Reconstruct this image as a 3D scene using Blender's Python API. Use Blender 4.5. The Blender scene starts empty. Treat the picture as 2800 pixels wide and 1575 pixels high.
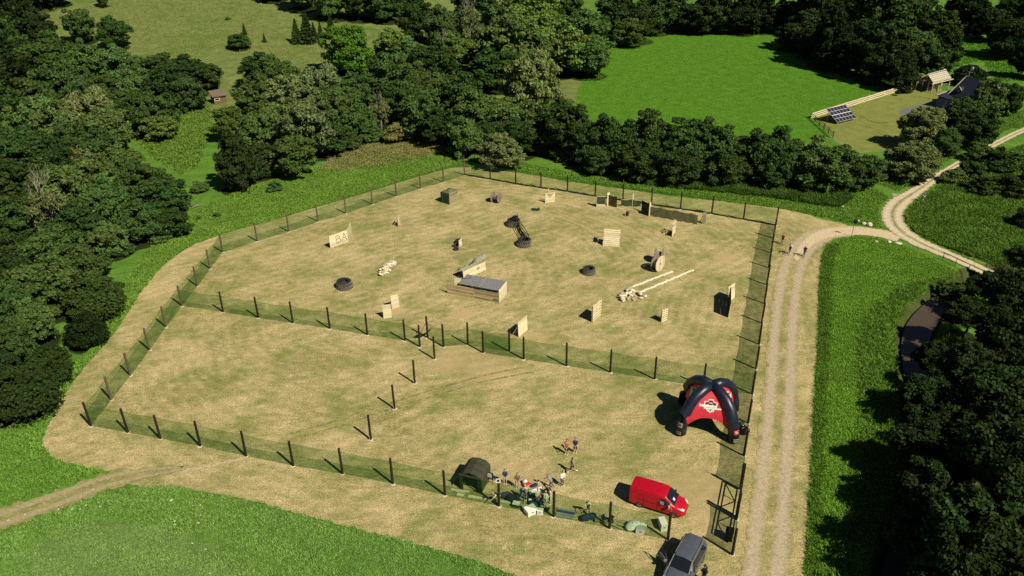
import bpy, bmesh, math, random
import numpy as np
from mathutils import Vector, Matrix, geometry
R = math.radians
sc = bpy.context.scene
COL = sc.collection

# ------------------------------------------------------------------ camera
CAM_H, PITCH, ROLL, FPX, PW, PH = 50.0, 28.5, -0.75, 2150.0, 2800.0, 1575.0
fwd = Vector((0, math.cos(R(PITCH)), -math.sin(R(PITCH))))
rt0 = Vector((1, 0, 0)); up0 = rt0.cross(fwd)
RT = rt0*math.cos(R(ROLL)) + up0*math.sin(R(ROLL))
UP = -rt0*math.sin(R(ROLL)) + up0*math.cos(R(ROLL))
cd = bpy.data.cameras.new('camera'); cam = bpy.data.objects.new('camera', cd); COL.objects.link(cam)
cd.sensor_fit = 'HORIZONTAL'; cd.sensor_width = 36.0; cd.lens = 36.0*FPX/PW
cd.clip_start = 0.5; cd.clip_end = 9000
m3 = Matrix((RT, UP, -fwd)).transposed()
cam.matrix_world = Matrix.Translation((0, 0, CAM_H)) @ m3.to_4x4()
sc.camera = cam

# ------------------------------------------------------------------ sky, sun, exposure
SUN_EL, SHADOW_AZ = 46.5, -45.0          # shadows fall away and to the left
sdir = Vector((-math.sin(R(SHADOW_AZ))*math.cos(R(SUN_EL)), -math.cos(R(SHADOW_AZ))*math.cos(R(SUN_EL)), math.sin(R(SUN_EL))))
w = bpy.data.worlds.new('World'); sc.world = w; w.use_nodes = True
nt = w.node_tree; bg = nt.nodes['Background']
sky = nt.nodes.new('ShaderNodeTexSky'); sky.sky_type = 'NISHITA'; sky.sun_disc = False
sky.sun_elevation = R(SUN_EL); sky.sun_rotation = math.atan2(sdir.x, sdir.y)
sky.altitude = 2500; sky.air_density = 0.7; sky.dust_density = 0.2; sky.ozone_density = 1.0
nt.links.new(sky.outputs[0], bg.inputs[0]); bg.inputs[1].default_value = 0.05
sl = bpy.data.lights.new('sun', 'SUN'); so = bpy.data.objects.new('sun', sl); COL.objects.link(so)
sl.energy = 5.0; sl.angle = R(0.5); sl.color = (1.0, 0.93, 0.76)
so.rotation_euler = (-sdir).to_track_quat('-Z', 'Y').to_euler(); so.location = sdir*200
vs = sc.view_settings; vs.view_transform = 'Standard'; vs.look = 'None'; vs.exposure = 0.12; vs.gamma = 1.0; vs.use_curve_mapping = False
sc.cycles.max_bounces = 6; sc.cycles.diffuse_bounces = 1; sc.cycles.transparent_max_bounces = 24
sc.cycles.glossy_bounces = 2; sc.cycles.use_denoising = False

# ------------------------------------------------------------------ picking points of the place
def ray(px, py): return (fwd*FPX + RT*(px-PW/2) - UP*(py-PH/2)).normalized()
def sstep(t): t = np.clip(t, 0, 1); return t*t*(3-2*t)
STREAM = [(2790,740),(2690,760),(2600,790),(2540,840),(2510,890),(2510,960),(2530,1040),(2540,1120),(2550,1250),(2530,1400),(2470,1545),(2430,1800)]
def flat(px, py, z=0.0):
    d = ray(px, py); t = (z-CAM_H)/d.z
    return Vector((0, 0, CAM_H)) + d*t
STREAM_W = np.array([[flat(*p).x, flat(*p).y] for p in STREAM])
def seg_dist(x, y, poly, closed=False):
    x = np.asarray(x, float); y = np.asarray(y, float); best = np.full(x.shape, 1e9)
    n = len(poly)
    for i in range(n if closed else n-1):
        ax, ay = poly[i]; bx, by = poly[(i+1) % n]; dx, dy = bx-ax, by-ay
        t = np.clip(((x-ax)*dx+(y-ay)*dy)/(dx*dx+dy*dy+1e-9), 0, 1)
        best = np.minimum(best, np.hypot(x-ax-t*dx, y-ay-t*dy))
    return best
def inside(x, y, poly):
    x = np.asarray(x, float); y = np.asarray(y, float); c = np.zeros(x.shape, bool); n = len(poly)
    for i in range(n):
        ax, ay = poly[i]; bx, by = poly[(i+1) % n]
        cond = ((ay > y) != (by > y)); xx = (bx-ax)*(y-ay)/((by-ay) if by != ay else 1e-9)+ax
        c ^= cond & (x < xx)
    return c
def sdist(x, y, poly):
    d = seg_dist(x, y, poly, True); return np.where(inside(x, y, poly), d, -d)
def hz(x, y):
    x = np.asarray(x, float); y = np.asarray(y, float)
    hill = 15*sstep((y-170)/190)*sstep((-x+10)/70)
    hill = hill + 9*sstep((y-230)/160)*sstep((x-30)/60)
    d = seg_dist(x, y, STREAM_W)
    ditch = -2.1*(1-sstep((d-1.0)/2.4))
    return hill+ditch
def at(px, py, z=0.0):
    """ground point seen at a photograph pixel"""
    p = flat(px, py, z)
    if p.y < 165 or p.y < 0: return p
    d = ray(px, py); o = Vector((0, 0, CAM_H)); t = 60.0
    while t < 1500:
        q = o+d*t
        if q.z <= float(hz(q.x, q.y))+z:
            a_, b_ = t-.5, t
            for _ in range(14):
                c_ = (a_+b_)/2; q = o+d*c_
                if q.z <= float(hz(q.x, q.y))+z: b_ = c_
                else: a_ = c_
            return o+d*b_
        t += 0.5
    return p
def pxr(P):
    d = Vector(P)-Vector((0, 0, CAM_H)); zz = d.dot(fwd); return PW/2+FPX*d.dot(RT)/zz, PH/2-FPX*d.dot(UP)/zz, zz
def F(x, y): return (x*PW/2576.0, y*PW/2576.0)
def upoly(pts): return [(at(*p).x, at(*p).y) for p in pts]

# ------------------------------------------------------------------ materials
MATS = {}
class NT:
    def __init__(s, name):
        s.m = bpy.data.materials.new(name); s.m.use_nodes = True; s.t = s.m.node_tree
        s.t.nodes.clear(); s.out = s.t.nodes.new('ShaderNodeOutputMaterial')
    def n(s, typ, **kw):
        nd = s.t.nodes.new(typ)
        for k, v in kw.items(): setattr(nd, k, v)
        return nd
    def l(s, a, b): s.t.links.new(a, b)
    def val(s, sock, v):
        if hasattr(v, 'is_output'): s.l(v, sock)
        else:
            try: sock.default_value = v
            except Exception: sock.default_value = (*v, 1.0) if len(v) == 3 else v
    def coord(s, kind='Object'): return s.n('ShaderNodeTexCoord').outputs[kind]
    def scaled(s, vec, sx, sy, sz, rz=0.0):
        mp = s.n('ShaderNodeMapping'); s.l(vec, mp.inputs[0]); mp.inputs['Scale'].default_value = (sx, sy, sz); mp.inputs['Rotation'].default_value = (0, 0, rz); return mp.outputs[0]
    def noise(s, vec, scale, detail=4, rough=0.6, dist=0.0):
        nd = s.n('ShaderNodeTexNoise'); s.l(vec, nd.inputs['Vector']); nd.inputs['Scale'].default_value = scale; nd.inputs['Detail'].default_value = detail
        nd.inputs['Roughness'].default_value = rough; nd.inputs['Distortion'].default_value = dist; return nd.outputs[0]
    def mr(s, v, a, b, c=0.0, d=1.0, smooth=True):
        nd = s.n('ShaderNodeMapRange'); nd.interpolation_type = 'SMOOTHSTEP' if smooth else 'LINEAR'
        s.val(nd.inputs[0], v); nd.inputs[1].default_value = a; nd.inputs[2].default_value = b; nd.inputs[3].default_value = c; nd.inputs[4].default_value = d; return nd.outputs[0]
    def mix(s, f, a, b, mode='MIX'):
        nd = s.n('ShaderNodeMix'); nd.data_type = 'RGBA'; nd.blend_type = mode
        s.val(nd.inputs[0], f); s.val(nd.inputs[6], a if hasattr(a, 'is_output') else (*a, 1) if len(a) == 3 else a); s.val(nd.inputs[7], b if hasattr(b, 'is_output') else (*b, 1) if len(b) == 3 else b); return nd.outputs[2]
    def math(s, op, a, b=0.0, c=None):
        nd = s.n('ShaderNodeMath', operation=op); s.val(nd.inputs[0], a); s.val(nd.inputs[1], b)
        if c is not None: s.val(nd.inputs[2], c)
        return nd.outputs[0]
    def attr(s, name):
        nd = s.n('ShaderNodeAttribute'); nd.attribute_name = name; return nd
    def bump(s, h, strength=0.3, dist=0.05):
        nd = s.n('ShaderNodeBump'); s.l(h, nd.inputs['Height']); nd.inputs['Strength'].default_value = strength; nd.inputs['Distance'].default_value = dist; return nd.outputs[0]
    def bsdf(s, col, rough=0.8, metal=0.0, normal=None, spec=0.3):
        b = s.n('ShaderNodeBsdfPrincipled'); s.val(b.inputs['Base Color'], col); s.val(b.inputs['Roughness'], rough); b.inputs['Metallic'].default_value = metal
        b.inputs['Specular IOR Level'].default_value = spec
        if normal is not None: s.l(normal, b.inputs['Normal'])
        s.l(b.outputs[0], s.out.inputs[0]); return b
def pm(name, base, rough=0.8, var=0.25, scale=6.0, bump=0.15, metal=0.0, spec=0.3, stretch=(1, 1, 1)):
    """plain procedural material: base colour with blotches, grain and a little relief"""
    if name in MATS: return MATS[name]
    n = NT(name); c = n.scaled(n.coord(), *stretch)
    f = n.noise(c, scale, 5, 0.62)
    f = n.mr(f, 0.3, 0.7)
    lo = tuple(max(0, x*(1-var)) for x in base); hi = tuple(min(1, x*(1+var)) for x in base)
    col = n.mix(f, lo, hi)
    nm = n.bump(n.noise(c, scale*5, 3), bump, 0.02) if bump > 0 else None
    n.bsdf(col, rough, metal, nm, spec); MATS[name] = n.m; return n.m
def wood(name, base, var=0.3, rough=0.75):
    """boards: grain along local X, a tint of its own for each plank"""
    if name in MATS: return MATS[name]
    n = NT(name); c = n.coord('Object'); oi = n.n('ShaderNodeObjectInfo')
    off = n.n('ShaderNodeVectorMath', operation='ADD'); n.l(c, off.inputs[0]); n.l(oi.outputs['Random'], off.inputs[1])
    g = n.noise(n.scaled(off.outputs[0], 1.2, 14, 14), 1.0, 5, 0.6, 0.4); g2 = n.noise(off.outputs[0], 0.9, 3)
    f = n.mr(g, 0.3, 0.7); col = n.mix(f, tuple(x*(1-var) for x in base), tuple(min(1, x*(1+var*.5)) for x in base))
    tint = n.mr(oi.outputs['Random'], 0, 1, 0.78, 1.1, False)
    col = n.mix(1.0, col, n.mix(tint, (0, 0, 0), (1, 1, 1)), 'MULTIPLY')
    col = n.mix(n.mr(g2, 0.55, 0.75, 0, 0.35), col, tuple(x*.55 for x in base))
    n.bsdf(col, rough, 0, n.bump(g, 0.25, 0.01), 0.2); MATS[name] = n.m; return n.m

# ------------------------------------------------------------------ mesh building
class MB:
    def __init__(s): s.v = []; s.f = []; s.mi = []
    def add(s, vs_, fs, mi=0):
        o = len(s.v); s.v.extend([tuple(p) for p in vs_]); s.f.extend([tuple(i+o for i in f) for f in fs]); s.mi.extend([mi]*len(fs)); return s
    def box(s, c, size, rot=None, mi=0):
        x, y, z = (k/2 for k in size); P = [(-x,-y,-z),(x,-y,-z),(x,y,-z),(-x,y,-z),(-x,-y,z),(x,-y,z),(x,y,z),(-x,y,z)]
        M = Matrix.Identity(3) if rot is None else (rot if isinstance(rot, Matrix) else __import__('mathutils').Euler(rot).to_matrix())
        c = Vector(c); P = [c+M@Vector(p) for p in P]
        return s.add(P, [(0,3,2,1),(4,5,6,7),(0,1,5,4),(1,2,6,5),(2,3,7,6),(3,0,4,7)], mi)
    def bar(s, a, b, w, h=None, mi=0, upv=(0, 0, 1)):
        a = Vector(a); b = Vector(b); d = b-a; L = d.length; x = d/L; u = Vector(upv)
        if abs(x.dot(u)) > 0.98: u = Vector((0, 1, 0))
        y = u.cross(x).normalized(); z = x.cross(y); M = Matrix((x, y, z)).transposed()
        return s.box((a+b)/2, (L, w, h or w), M, mi)
    def tube(s, a, b, r0, r1=None, n=8, mi=0, cap=True):
        r1 = r0 if r1 is None else r1; a = Vector(a); b = Vector(b); x = (b-a).normalized()
        u = Vector((0, 0, 1)) if abs(x.z) < 0.95 else Vector((1, 0, 0)); y = x.cross(u).normalized(); z = x.cross(y)
        P = []
        for c, r in ((a, r0), (b, r1)):
            for i in range(n): t = 2*math.pi*i/n; P.append(c+y*(r*math.cos(t))+z*(r*math.sin(t)))
        Fs = [(i, (i+1) % n, n+(i+1) % n, n+i) for i in range(n)]
        if cap: Fs += [tuple(range(n-1, -1, -1)), tuple(range(n, 2*n))]
        return s.add(P, Fs, mi)
    def chain(s, pts, rs, n=8, mi=0):
        pts = [Vector(p) for p in pts]; P = []; ref = Vector((0, 0, 1))
        for k, p in enumerate(pts):
            d = (pts[min(k+1, len(pts)-1)]-pts[max(k-1, 0)]).normalized()
            u = ref if abs(d.dot(ref)) < 0.95 else Vector((1, 0, 0)); y = d.cross(u).normalized(); z = d.cross(y)
            r = rs[k] if hasattr(rs, '__len__') else rs
            for i in range(n): t = 2*math.pi*i/n; P.append(p+y*(r*math.cos(t))+z*(r*math.sin(t)))
        Fs = []
        for k in range(len(pts)-1): Fs += [(k*n+i, k*n+(i+1) % n, (k+1)*n+(i+1) % n, (k+1)*n+i) for i in range(n)]
        Fs += [tuple(range(n-1, -1, -1)), tuple(range((len(pts)-1)*n, len(pts)*n))]
        return s.add(P, Fs, mi)
    def lathe(s, prof, n=24, axis='z', c=(0, 0, 0), mi=0, M=None):
        P = []; c = Vector(c); k = len(prof)
        for i in range(n):
            t = 2*math.pi*i/n
            for r, h in prof:
                p = Vector((r*math.cos(t), r*math.sin(t), h)) if axis == 'z' else Vector((r*math.cos(t), h, r*math.sin(t))) if axis == 'y' else Vector((h, r*math.cos(t), r*math.sin(t)))
                P.append(c+(M@p if M is not None else p))
        return s.add(P, [(i*k+j, ((i+1) % n)*k+j, ((i+1) % n)*k+j+1, i*k+j+1) for i in range(n) for j in range(k-1)], mi)
    def ball(s, c, r, n=10, m=7, mi=0, sx=1, sy=1, sz=1):
        prof = [(max(1e-4, math.sin(math.pi*j/m)), -math.cos(math.pi*j/m)) for j in range(m+1)]
        P = []; k = m+1; c = Vector(c)
        for i in range(n):
            t = 2*math.pi*i/n
            for q, h in prof: P.append(c+Vector((q*math.cos(t)*r*sx, q*math.sin(t)*r*sy, h*r*sz)))
        return s.add(P, [(i*k+j, ((i+1) % n)*k+j, ((i+1) % n)*k+j+1, i*k+j+1) for i in range(n) for j in range(m)], mi)
    def prism(s, poly, y0, y1, mi=0, plane='xz'):
        n = len(poly); mk = (lambda p, y: (p[0], y, p[1])) if plane == 'xz' else (lambda p, y: (p[0], p[1], y)) if plane == 'xy' else (lambda p, y: (y, p[0], p[1]))
        P = [mk(p, y0) for p in poly]+[mk(p, y1) for p in poly]
        return s.add(P, [tuple(range(n-1, -1, -1)), tuple(range(n, 2*n))]+[(i, (i+1) % n, n+(i+1) % n, n+i) for i in range(n)], mi)
    def mesh(s, name, mats, smooth=False):
        me = bpy.data.meshes.new(name); me.from_pydata(s.v, [], s.f)
        for m in (mats if isinstance(mats, (list, tuple)) else [mats]): me.materials.append(m)
        if any(s.mi): me.polygons.foreach_set('material_index', s.mi)
        if smooth: me.polygons.foreach_set('use_smooth', [True]*len(me.polygons))
        me.update(); return me
    def build(s, name, mats, parent=None, smooth=False, fix=False):
        me = s.mesh(name, mats, smooth)
        if fix:
            bm = bmesh.new(); bm.from_mesh(me); bmesh.ops.recalc_face_normals(bm, faces=bm.faces); bm.to_mesh(me); bm.free()
        return link(name, me, parent)
def link(name, me, parent=None, loc=None, rz=0.0):
    o = bpy.data.objects.new(name, me); COL.objects.link(o); o.parent = parent
    if loc is not None: o.location = loc
    if rz: o.rotation_euler = (0, 0, rz)
    return o
def tag(o, label=None, cat=None, group=None, kind=None):
    for k, v in (('label', label), ('category', cat), ('group', group), ('kind', kind)):
        if v: o[k] = v
    return o
def thing(name, label, cat, loc=(0, 0, 0), rz=0.0, group=None):
    o = bpy.data.objects.new(name, None); COL.objects.link(o); o.location = loc; o.rotation_euler = (0, 0, rz); o.empty_display_size = 0.2
    return tag(o, label, cat, group)
def copy_tree(o, parent=None):
    c = o.copy(); COL.objects.link(c); c.parent = parent
    for ch in list(o.children): copy_tree(ch, c)
    return c
def seg(a, b):
    """two photograph pixels on the ground: start point, length and heading of the line between them"""
    A = at(*a); B = at(*b); d = B-A; return A, math.hypot(d.x, d.y), math.atan2(d.y, d.x)
rnd = random.Random(7)
U = rnd.uniform

# ================================================================== GROUND
MOWN = [(113,1205),(130,1165),(165,1095),(220,1015),(275,955),(325,900),(348,855),(385,800),(425,748),(470,705),(530,668),(610,640),(700,615),(790,590),(880,562),(960,540),(1040,515),(1120,490),(1200,467),(1240,458),(1270,456),(1320,459),(1400,470),(1480,482),(1560,497),(1650,510),(1750,523),(1850,540),(2000,553),(2130,570),(2200,583),(2240,600),(2330,615),(2300,640),(2262,668),(2246,700),(2240,750),(2235,900),(2228,1050),(2222,1150),(2215,1300),(2205,1450),(2195,1600),(2190,1720),(1480,1720),(1450,1600),(1413,1575),(1304,1533),(1141,1489),(978,1446),(804,1402),(700,1369),(580,1351),(471,1325),(366,1336),(310,1290),(240,1280),(150,1255),(118,1225)]
MOWN_W = upoly(MOWN)
FARM_W = upoly([F(2045,290),F(2150,255),F(2285,212),F(2400,232),F(2390,275),F(2330,330),F(2240,380),F(2150,385),F(2095,350)])
MEADOW_W = upoly([F(1440,300),F(1455,220),F(1480,180),F(1530,150),F(1540,110),F(1600,85),F(1660,70),F(1750,65),F(1850,75),F(1940,70),F(2100,95),F(2290,170),F(2285,215),F(2040,287),F(2095,345),F(2000,365),F(1800,350),F(1600,340)])
PALE_W = upoly([F(60,1449),F(40,1400),F(130,1350),F(260,1310),F(420,1330),F(560,1390),F(620,1449),F(620,1560),F(60,1560)])
DRY_W = upoly([F(800,430),F(840,395),F(930,365),F(1040,352),F(1150,362),F(1170,385),F(1080,392),F(960,420),F(870,430)])
LUSH_W = upoly([F(2083,614),F(2100,602),F(2145,592),F(2210,598),F(2265,615),F(2350,652),F(2420,690),F(2340,800),F(2250,880),F(2230,1000),F(2260,1100),F(2180,1250),F(2230,1449),F(2240,1600),F(2015,1600),F(2040,1300),F(2050,1000)])

def subdivide_ring(pts, step, jit):
    out = []; n = len(pts)
    for i in range(n):
        a = Vector(pts[i]).to_2d(); b = Vector(pts[(i+1) % n]).to_2d(); L = (b-a).length; k = max(1, int(L/step)); nv = Vector((-(b-a).y, (b-a).x)).normalized()
        for j in range(k): out.append(a+(b-a)*(j/k)+nv*U(-jit, jit))
    return out
def smooth_ring(pts, it=2, closed=True):
    for _ in range(it):
        n = len(pts); q = []
        for i in range(n if closed else n-1):
            a, b = Vector(pts[i][:2]), Vector(pts[(i+1) % n][:2]); q += [a*.75+b*.25, a*.25+b*.75]
        if not closed: q = [Vector(pts[0][:2])]+q+[Vector(pts[-1][:2])]
        pts = q
    return pts
def sheet(name, ring, z, mat):
    tri = geometry.tessellate_polygon([[Vector((p[0], p[1], 0)) for p in ring]])
    me = bpy.data.meshes.new(name); me.from_pydata([(p[0], p[1], z) for p in ring], [], [tuple(t) for t in tri]); me.materials.append(mat); me.update()
    bm = bmesh.new(); bm.from_mesh(me)
    for f in bm.faces:
        f.normal_update()
        if f.normal.z < 0: f.normal_flip()
    bm.to_mesh(me); bm.free()
    return tag(link(name, me), kind='structure')

def mown_colour(n, c):
    """dry, closely mown turf: straw and olive patches, mowing lines, scuffed spots"""
    warp = n.n('ShaderNodeVectorMath', operation='ADD'); n.l(c, warp.inputs[0])
    nv = n.n('ShaderNodeTexNoise'); n.l(c, nv.inputs['Vector']); nv.inputs['Scale'].default_value = 0.05
    sc_ = n.n('ShaderNodeVectorMath', operation='SCALE'); n.l(nv.outputs['Color'], sc_.inputs[0]); sc_.inputs['Scale'].default_value = 5.0; n.l(sc_.outputs[0], warp.inputs[1])
    wv = warp.outputs[0]
    big = n.noise(c, 0.11, 6, 0.68, 0.0)
    mid = n.noise(n.scaled(wv, 0.8, 1.5, 1, R(24)), 0.8, 5, 0.65)
    fine = n.noise(c, 3.2, 4, 0.7)
    speck = n.noise(c, 9.0, 2, 0.7)
    streak = n.noise(n.scaled(wv, 0.25, 5.5, 1, R(-17)), 1.1, 3, 0.65)
    f = n.math('ADD', n.math('MULTIPLY', big, 0.55), n.math('MULTIPLY', mid, 0.36))
    f = n.math('ADD', f, n.math('MULTIPLY', fine, 0.52)); f = n.math('ADD', f, n.math('MULTIPLY', streak, 0.24))
    f = n.mr(f, 0.62, 1.0)
    col = n.mix(f, (0.200, 0.195, 0.060), (0.525, 0.408, 0.208))
    g = n.mr(n.math('ADD', n.noise(c, 0.2, 6, 0.72, 0.0), n.math('MULTIPLY', fine, 0.34)), 0.62, 0.86)
    col = n.mix(n.math('MULTIPLY', g, 0.75), col, (0.150, 0.190, 0.040))
    b = n.mr(n.math('ADD', n.noise(c, 0.33, 4, 0.7, 0.5), n.math('MULTIPLY', speck, 0.3)), 0.76, 0.98)
    col = n.mix(n.math('MULTIPLY', b, 0.85), col, (0.70, 0.56, 0.31))
    fl = n.mr(n.noise(c, 1.9, 3, .75), .70, .78); col = n.mix(n.math('MULTIPLY', fl, .6), col, (0.66, 0.55, 0.33))
    d = n.mr(speck, 0.25, 0.75, 0.38, 1.6, False)
    def wave(kind, vec, scale, dist, off=(0, 0, 0)):
        mp = n.n('ShaderNodeMapping'); n.l(vec, mp.inputs[0]); mp.inputs['Location'].default_value = off; wt = n.n('ShaderNodeTexWave'); wt.wave_type = kind; wt.inputs['Scale'].default_value = scale; wt.inputs['Distortion'].default_value = dist; wt.inputs['Detail'].default_value = 3; wt.inputs['Detail Scale'].default_value = .35; wt.inputs['Detail Roughness'].default_value = .65; n.l(mp.outputs[0], wt.inputs['Vector'])
        if kind == 'RINGS': wt.rings_direction = 'Z'
        return wt.outputs['Fac']
    w1 = wave('RINGS', wv, .23, 9.0, (6, -98, 0)); w2 = wave('BANDS', n.scaled(wv, 1, 1, 1, R(52)), .2, 9.0); sel = n.mr(n.noise(c, .05, 3), .45, .55)
    wv2 = n.math('ADD', n.math('MULTIPLY', w1, sel), n.math('MULTIPLY', w2, n.math('SUBTRACT', 1.0, sel))); d = n.math('MULTIPLY', d, n.mr(wv2, .15, .85, .94, 1.06, False))
    v = n.n('ShaderNodeHueSaturation'); n.l(col, v.inputs['Color']); n.l(d, v.inputs['Value'])
    return v.outputs[0], fine, speck
def mown_material():
    n = NT('mown_turf'); c = n.coord('Object'); col, fine, speck = mown_colour(n, c)
    # worn spots round the props and at the fence posts' feet
    acc = None
    for px, py, r, st in [(1978,707,2.4,.8),(1265,860,1.6,.9),(1085,850,1.7,.8),(1720,800,2.6,.8),(1235,985,3.6,.55),(1330,1010,4.5,.5),(1460,930,3.0,.5),(1900,1330,4.0,.55),(1440,1300,3.0,.35),(1350,780,4.0,.4),(1950,1420,3.5,.5)]:
        p = at(px, py); dn = n.n('ShaderNodeVectorMath', operation='DISTANCE'); n.l(c, dn.inputs[0]); dn.inputs[1].default_value = (p.x, p.y, 0.02)
        k = n.mr(n.math('ADD', dn.outputs['Value'], n.math('MULTIPLY', fine, r*.9)), r*1.45, r*.75, 0, st)
        acc = k if acc is None else n.math('MAXIMUM', acc, k)
    col = n.mix(acc, col, (0.46, 0.34, 0.175))
    bp = n.bump(n.math('ADD', fine, speck), 0.55, 0.06)
    n.bsdf(col, 0.95, 0, bp, 0.05); return n.m
M_MOWN = mown_material()

def ground_material():
    n = NT('grassland'); c = n.coord('Object')
    big = n.noise(c, 0.06, 5, 0.6, 0.5); mid = n.noise(c, 0.4, 5, 0.65); fine = n.noise(c, 2.4, 4, 0.7); fine2 = n.noise(n.scaled(c, 1, .6, 1), 6.0, 3, 0.7)
    f = n.mr(n.math('ADD', n.math('MULTIPLY', mid, .55), n.math('MULTIPLY', fine, .5)), 0.36, 0.68)
    col = n.mix(f, (0.062, 0.145, 0.016), (0.135, 0.265, 0.040))
    col = n.mix(n.mr(big, .45, .7, 0, .5), col, (0.125, 0.225, 0.03))
    def zone(att, ca, cb, k=1.0, a0=.36, a1=.7):
        nonlocal col
        ff = n.mr(n.math('ADD', n.math('MULTIPLY', mid, .55), n.math('MULTIPLY', fine2, .5)), a0, a1)
        zc = n.mix(ff, ca, cb); m = n.attr(att).outputs['Fac']
        m = n.mr(n.math('ADD', m, n.math('MULTIPLY', n.math('SUBTRACT', mid, .5), .7)), 0.3, 0.7, 0, k)
        col = n.mix(m, col, zc)
    zone('z_hill', (0.100, 0.145, 0.032), (0.215, 0.245, 0.080))
    hg = n.mr(n.noise(c, 0.09, 4, .65, .8), .52, .66); hm = n.math('MULTIPLY', n.attr('z_hill').outputs['Fac'], hg); col = n.mix(n.math('MULTIPLY', hm, .55), col, (0.075, 0.150, 0.018))
    zone('z_meadow', (0.058, 0.155, 0.011), (0.108, 0.245, 0.024))
    zone('z_lawn', (0.160, 0.185, 0.040), (0.250, 0.260, 0.075))
    zone('z_pale', (0.105, 0.185, 0.045), (0.175, 0.270, 0.085))
    zone('z_dry', (0.14, 0.165, 0.04), (0.27, 0.235, 0.085), .7)
    zone('z_lush', (0.056, 0.142, 0.012), (0.110, 0.245, 0.028))
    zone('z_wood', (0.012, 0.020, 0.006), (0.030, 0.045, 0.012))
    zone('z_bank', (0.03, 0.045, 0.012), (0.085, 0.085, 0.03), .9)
    bp = n.bump(n.math('ADD', fine, fine2), 0.7, 0.15)
    n.bsdf(col, 0.95, 0, bp, 0.05); return n.m

def build_ground(trees):
    xs = np.concatenate([[-4000,-2000,-1000,-600,-420,-320,-270], np.arange(-230, 40, 1.0), np.arange(40, 232, 1.0), [270,320,420,600,1000,2000,4000]])
    xs = np.unique(xs)
    ys = np.unique(np.concatenate([[-3000,-1000,-300,-100,-30,-5], np.arange(10, 380, 1.0), [400,440,500,600,800,1200,2000,4000,7000]]))
    X, Y = np.meshgrid(xs, ys); x = X.ravel(); y = Y.ravel(); z = hz(x, y)
    nx, ny = len(xs), len(ys)
    i = np.arange(nx*ny).reshape(ny, nx); q = np.stack([i[:-1,:-1], i[:-1,1:], i[1:,1:], i[1:,:-1]], -1).reshape(-1, 4)
    me = bpy.data.meshes.new('ground'); me.vertices.add(len(x)); me.loops.add(q.size); me.polygons.add(len(q))
    me.vertices.foreach_set('co', np.stack([x, y, z], 1).ravel()); me.loops.foreach_set('vertex_index', q.ravel())
    me.polygons.foreach_set('loop_start', np.arange(0, q.size, 4)); me.polygons.foreach_set('loop_total', np.full(len(q), 4)); me.update(calc_edges=True)
    me.polygons.foreach_set('use_smooth', [True]*len(q))
    def put(name, v): a = me.attributes.new(name, 'FLOAT', 'POINT'); a.data.foreach_set('value', np.clip(v, 0, 1).astype(np.float32))
    sm = lambda d, w_: sstep(d/w_+.5)
    put('z_hill', sm(y-(165+.15*np.abs(x)), 40)*sm(30-x, 40))
    for nm, poly, w_ in (('z_meadow', MEADOW_W, 3), ('z_lawn', FARM_W, 2), ('z_pale', PALE_W, 7), ('z_dry', DRY_W, 5), ('z_lush', LUSH_W, 3)):
        put(nm, sm(sdist(x, y, poly), w_))
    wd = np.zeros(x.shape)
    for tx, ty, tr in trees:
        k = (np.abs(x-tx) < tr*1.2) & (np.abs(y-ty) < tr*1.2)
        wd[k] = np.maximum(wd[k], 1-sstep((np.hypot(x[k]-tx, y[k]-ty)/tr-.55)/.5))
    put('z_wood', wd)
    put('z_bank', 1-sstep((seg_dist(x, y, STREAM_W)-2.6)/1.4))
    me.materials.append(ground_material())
    return tag(link('ground', me), kind='structure')

sheet('mown_field', subdivide_ring(smooth_ring(MOWN_W, 2), 0.28, 0.13), 0.02, M_MOWN)

# water in the stream
n = NT('muddy_water'); c = n.coord('Object'); b = n.bsdf((0.075, 0.058, 0.040), 0.3, 0, n.bump(n.noise(c, 1.5, 3), .1, .05), .25); M_WATER = n.m
ring = [Vector(p) for p in smooth_ring([tuple(p) for p in STREAM_W], 2, False)]
lft, rgt = [], []
for i, p in enumerate(ring):
    d = (ring[min(i+1, len(ring)-1)]-ring[max(i-1, 0)]).normalized(); nn = Vector((-d.y, d.x)); lft.append(p+nn*1.5); rgt.append(p-nn*1.5)
k = len(ring); me = bpy.data.meshes.new('stream_water')
me.from_pydata([(p.x, p.y, -1.35) for p in lft+rgt], [], [(i, k+i, k+i+1, i+1) for i in range(k-1)]); me.materials.append(M_WATER)
tag(link('stream_water', me), kind='structure')

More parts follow.
